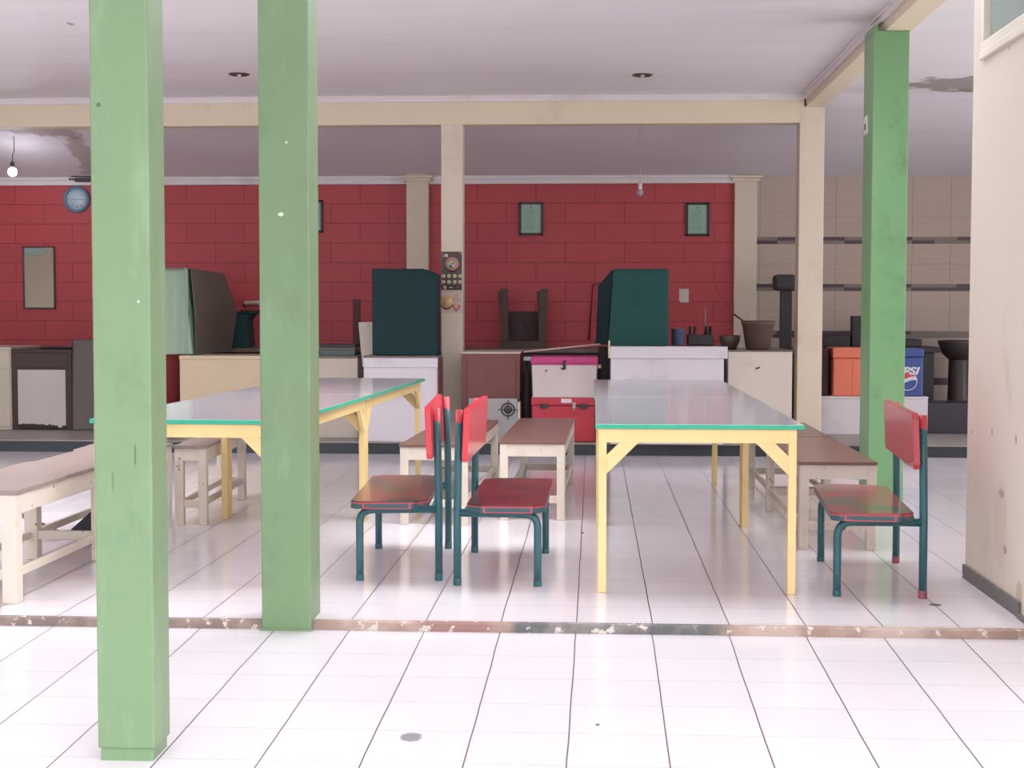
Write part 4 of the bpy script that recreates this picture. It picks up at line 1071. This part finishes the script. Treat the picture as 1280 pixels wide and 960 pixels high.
# clock
c_ = at(95, 249, Y=YW - .04); R0 = .135
r = thing('wall_clock', 'round wall clock with a blue rim on the red wall', 'clock', (c_.x, YW - .002, c_.z))
bm = bmesh.new(); lathe(bm, [(R0 * .95, 0), (R0, .01), (R0, .03), (R0 * .92, .042), (R0 * .82, .036), (R0 * .82, .012)], n=48, axis='y', cap=False); obj('rim', bm, paint('clock_blue', (92, 136, 160), .3, bump=0), r)
bm = bmesh.new(); lathe(bm, [(R0 * .84, .012), (R0 * .84, .018), (0, .018)], n=48, axis='y'); fc = obj('face', bm, paint('clock_face', (196, 212, 228), .15, bump=0), r)
bm = bmesh.new()
for k in range(12):
    a = k * math.pi / 6; L0 = R0 * (.66 if k % 3 == 0 else .70)
    bar(bm, (L0 * math.sin(a), -.0195, L0 * math.cos(a)), (R0 * .76 * math.sin(a), -.0195, R0 * .76 * math.cos(a)), .006, .002, up=(0, 1, 0), bev=0)
obj('hour_mark', bm, ink, fc)
for nm, ln, wd, an in (('hour_hand', .05, .005, -88), ('minute_hand', .075, .004, 92)):
    bm = bmesh.new(); a = math.radians(an); bar(bm, (0, -.022, 0), (ln * math.sin(a), -.022, ln * math.cos(a)), wd, .002, up=(0, 1, 0), bev=0); obj(nm, bm, paint('hand_dark', (70, 80, 92), .4, bump=0), r)
for dx, rgb in ((-.045, (130, 180, 150)), (0, (190, 120, 170)), (.045, (190, 130, 160))):
    bm = bmesh.new(); lathe(bm, [(.008, .0), (.008, .002), (0, .002)], (dx, -.0185, -.075 + abs(dx) * .3), 14, 'y'); obj('coloured_dot', bm, paint('dot_%d' % rgb[0] if False else 'clock_dot_%d' % rgb[1], rgb, .4, bump=0), fc)
# dark bracket on the crown above the clock
p = at(94, 224, Y=YW - .08)
r = thing('wire_bracket', 'black wire bracket on the white moulding above the wall clock', 'bracket', (p.x, YW - .06, p.z))
bm = bmesh.new(); bx(bm, 0, .28, -.05, .01, -.028, .012, .008); obj('body', bm, blk, r)
bm = bmesh.new(); tube(bm, [(.02, -.03, .0), (-.05, -.03, -.002), (-.06, -.03, .008)], .008, 8); tube(bm, [(-.04, -.03, .028), (.2, -.03, .022)], .006, 8); obj('wire', bm, blk, r)
# mirror
x0, x1, z0, z1 = rect(29, 308, 68, 386, YW - .02)
w_ = (x1 - x0) / 2; h_ = (z1 - z0) / 2
r = thing('wall_mirror', 'tall wall mirror in a dark frame with a sticker, on the red wall', 'mirror', ((x0 + x1) / 2, YW - .001, (z0 + z1) / 2))
fw_ = .014
obj('frame', B((-w_, w_, -.024, 0, h_ - fw_, h_), (-w_, w_, -.024, 0, -h_, -h_ + fw_), (-w_, -w_ + fw_, -.024, 0, -h_, h_), (w_ - fw_, w_, -.024, 0, -h_, h_)), paint('mirror_frame', (70, 62, 66), .4, bump=0), r)
mm, b, t = newmat('mirror_glass'); b.inputs['Base Color'].default_value = (.30, .28, .25, 1); b.inputs['Metallic'].default_value = 1; b.inputs['Roughness'].default_value = .04
obj('mirror_glass', B((-w_ + .012, w_ - .012, -.010, -.002, -h_ + .012, h_ - .012, 0)), mm, r)
s_ = obj('sticker', B((-w_ + .018, w_ - .1, -.0115, -.0101, h_ - .085, h_ - .018, 0)), paint('sticker_pale', (150, 166, 160), .5, bump=0), r); s_['label'] = 'pale paper sticker'
# paper note
x0, x1, z0, z1 = rect(849, 361, 861, 378, YW - .01)
bm = bmesh.new(); w_ = (x1 - x0); h_ = z1 - z0
prism(bm, [(0, .02), (.02, 0), (w_, 0), (w_, h_), (0, h_)], .004, Matrix(((1, 0, 0, 0), (0, 0, -1, 0), (0, 1, 0, 0), (0, 0, 0, 1))))
tag(obj('paper_note', bm, paint('note_paper', (214, 206, 196), .7, bump=0), loc=(x0, YW - .001, z0)), 'small white paper note on the red wall right of the dark green cart', 'note')
p0 = at(893, 357, Y=YW - .004); p1 = at(914, 390, Y=YW - .004)
bm = bmesh.new(); tube(bm, [(0, 0, 0), (p1.x - p0.x, 0, p1.z - p0.z)], .003, 6)
tag(obj('cable', bm, paint('cable_pink', (170, 96, 96), .6, bump=0), loc=(p0.x, YW - .004, p0.z)), 'thin pale cable slanting down the red wall beside the pilaster', 'cable')

# posters on the middle column
def poster(label, px, bg, parts, border=None):
    x0, x1, z0, z1 = rect(*px, YC - .003)
    w_ = x1 - x0; h_ = z1 - z0
    r = thing('poster', label, 'poster', (x0, YC - .0005, z0), 0, 'food posters on the column')
    bm = bmesh.new(); n = 10
    bx(bm, 0, w_, -.002, 0, 0, h_, 0); obj('sheet', bm, bg, r)
    for i, (kind, u, v_, ru, mat, nm) in enumerate(parts):
        bm = bmesh.new(); y_ = -.0025 - .0004 * i
        if kind == 'disc': lathe(bm, [(ru * w_, 0), (ru * w_, .0004), (0, .0004)], (u * w_, y_ + .0004, v_ * h_), 32, 'y')
        elif kind == 'box': bx(bm, u * w_, (u + ru[0]) * w_, y_, y_ + .0005, v_ * h_, (v_ + ru[1]) * h_, 0)
        elif kind == 'heart': prism(bm, [(u * w_, v_ * h_ - ru * w_ * 1.2), (u * w_ + ru * w_, v_ * h_), (u * w_ + ru * w_ * .6, v_ * h_ + ru * w_ * .45), (u * w_, v_ * h_ + ru * w_ * .15), (u * w_ - ru * w_ * .6, v_ * h_ + ru * w_ * .45), (u * w_ - ru * w_, v_ * h_)], .0006, Matrix(((1, 0, 0, 0), (0, 0, 1, y_), (0, 1, 0, 0), (0, 0, 0, 1))))
        obj(nm, bm, mat, r)
    return r
def pm(n, rgb): return paint(n, rgb, .45, bump=0, vary=.12, scale=30)
dkp = paint('poster_dark', (74, 60, 62), .4, dirt=(120, 104, 100), dirt_amt=.6, scale=16, bump=0)
pts = [('disc', .52, .66, .36, pm('plate_shadow', (42, 36, 38)), 'dish_shadow'), ('disc', .52, .68, .335, pm('dish_pink', (188, 140, 130)), 'dish'), ('disc', .48, .665, .19, pm('dish_pale', (190, 186, 170)), 'dish'),
       ('disc', .44, .63, .05, pm('leaf_green', (84, 104, 84)), 'garnish'), ('disc', .56, .69, .045, pm('leaf_green2', (60, 86, 74)), 'garnish'), ('disc', .50, .60, .05, pm('meat_brown', (120, 70, 60)), 'garnish'), ('disc', .24, .895, .09, pm('badge_white', (212, 202, 190)), 'badge'),
       ('box', .03, .92, (.2, .012), pm('headline', (200, 186, 170)), 'lettering_line'), ('box', .03, .87, (.14, .012), pm('headline', (200, 186, 170)), 'lettering_line'), ('box', .88, .95, (.08, .03), pm('headline', (200, 186, 170)), 'logo_mark')]
for j, v_ in enumerate((.36, .205)):
    for i, u in enumerate((.10, .37, .65, .90)): pts.append(('disc', u, v_, .098, pm('bowl_cream_%d' % ((i + j) % 2), (206, 184, 146) if (i + j) % 2 else (194, 182, 160)), 'bowl_picture'))
pts += [('box', 0, 0, (1, .105), pm('strip_black', (38, 32, 36)), 'strip'), ('disc', .17, .06, .1, pm('oval_pink', (206, 140, 140)), 'badge'), ('box', .38, .05, (.2, .02), pm('headline', (200, 186, 170)), 'lettering_line'), ('box', .70, .05, (.22, .02), pm('lettering_dim', (110, 98, 98)), 'lettering_line')]
poster('dark poster with a pink dish and two rows of bowls, upper one on the column', (551.7, 314.5, 577.3, 362.3), dkp, pts)
poster('cream poster with a yellow plate and a red heart shape, lower one on the column', (551.5, 363, 577.2, 391.5), pm('poster_cream', (206, 188, 172)),
       [('disc', .26, .42, .30, pm('plate_rim', (150, 88, 74)), 'plate_rim'), ('disc', .25, .50, .30, pm('plate_yellow', (216, 184, 132)), 'plate'), ('disc', .2, .46, .08, pm('plate_orange', (204, 150, 108)), 'garnish'),
        ('heart', .73, .30, .22, pm('heart_red', (188, 84, 80)), 'heart'), ('heart', .73, .31, .14, pm('heart_pink', (222, 160, 140)), 'heart'), ('box', .55, .62, (.4, .03), pm('lettering_tan', (168, 120, 96)), 'lettering_line'), ('box', .62, .74, (.2, .04), pm('lettering_ochre', (190, 150, 90)), 'lettering_line'), ('box', .55, .52, (.4, .02), pm('lettering_tan', (168, 120, 96)), 'lettering_line')])

# hanging bulbs
def bulb(label, px_top, px_bulb, Y, lit, rb_):
    a = at(*px_top, Y=Y); c = at(*px_bulb, Y=Y)
    zc2 = ZCE + (ZB - ZCE) * (Y - YC) / (YW - YC) if Y > YC else ZCE
    r = thing('hanging_bulb', label, 'light bulb', (c.x, Y, c.z), 0, 'bare bulbs hanging from the back ceiling')
    bm = bmesh.new(); tube(bm, [(a.x - c.x, 0, zc2 - c.z + .005), (a.x - c.x + .004, 0, (zc2 - c.z) * .6), (.004, 0, rb_ + .12), (0, 0, rb_ + .05)], .004, 8)
    obj('cord', bm, paint('cord_white' if not lit else 'cord_dark', (190, 176, 180) if not lit else (70, 66, 72), .6, bump=0), r)
    bm = bmesh.new(); lathe(bm, [(.008, rb_ + .06), (.02, rb_ + .045), (.02, rb_ + .005), (.016, rb_ * .85)], n=20); obj('socket', bm, dk if lit else wp, r)
    bm = bmesh.new(); lathe(bm, [(0, -rb_)] + [(rb_ * math.sin(k * math.pi / 14), -rb_ * math.cos(k * math.pi / 14)) for k in range(1, 12)] + [(rb_ * .42, rb_ * .98)], n=24)
    if lit:
        m, b, t = newmat('lit_bulb_glass'); b.inputs['Emission Color'].default_value = (.86, .92, 1, 1); b.inputs['Emission Strength'].default_value = 42; b.inputs['Base Color'].default_value = (.9, .9, .9, 1)
    else:
        m, b, t = newmat('bulb_glass'); b.inputs['Base Color'].default_value = lin((200, 192, 196)); b.inputs['Roughness'].default_value = .1; b.inputs['Transmission Weight'].default_value = .3
    obj('glass_bulb', bm, m, r)
    return r
bulb('lit bare bulb on a short cord near the left edge', (17, 176), (15.5, 215), 14.05, True, .042)
bulb('unlit bare bulb hanging in front of the red wall between the certificates', (799, 172), (800, 241), 13.9, False, .034)

# recessed ceiling lights
for (px_, py_, lab) in ((299, 92.5, 'recessed ceiling light near the second green post'), (803, 93.5, 'recessed ceiling light in front of the beam, toward the right')):
    p = at(px_, py_, Z=ZCE)
    r = thing('ceiling_light', lab, 'ceiling light', (p.x, p.y, ZCE), 0, 'round recessed ceiling lights')
    bm = bmesh.new(); lathe(bm, [(.085, 0), (.085, -.004), (.078, -.010), (.066, -.008), (.062, -.002), (.062, -.0005)], n=36); obj('rim', bm, paint('fixture_bronze', (92, 76, 70), .3, metal=.4, bump=0), r)
    bm = bmesh.new(); lathe(bm, [(.062, -.0006), (.05, -.0012), (0, -.002)], n=30); obj('reflector', bm, paint('reflector_dark', (66, 54, 52), .4, bump=0), r)
    bm = bmesh.new(); lathe(bm, [(0, -.020), (.012, -.017), (.016, -.010), (.014, -.002)], n=20); obj('lamp', bm, wp, r)
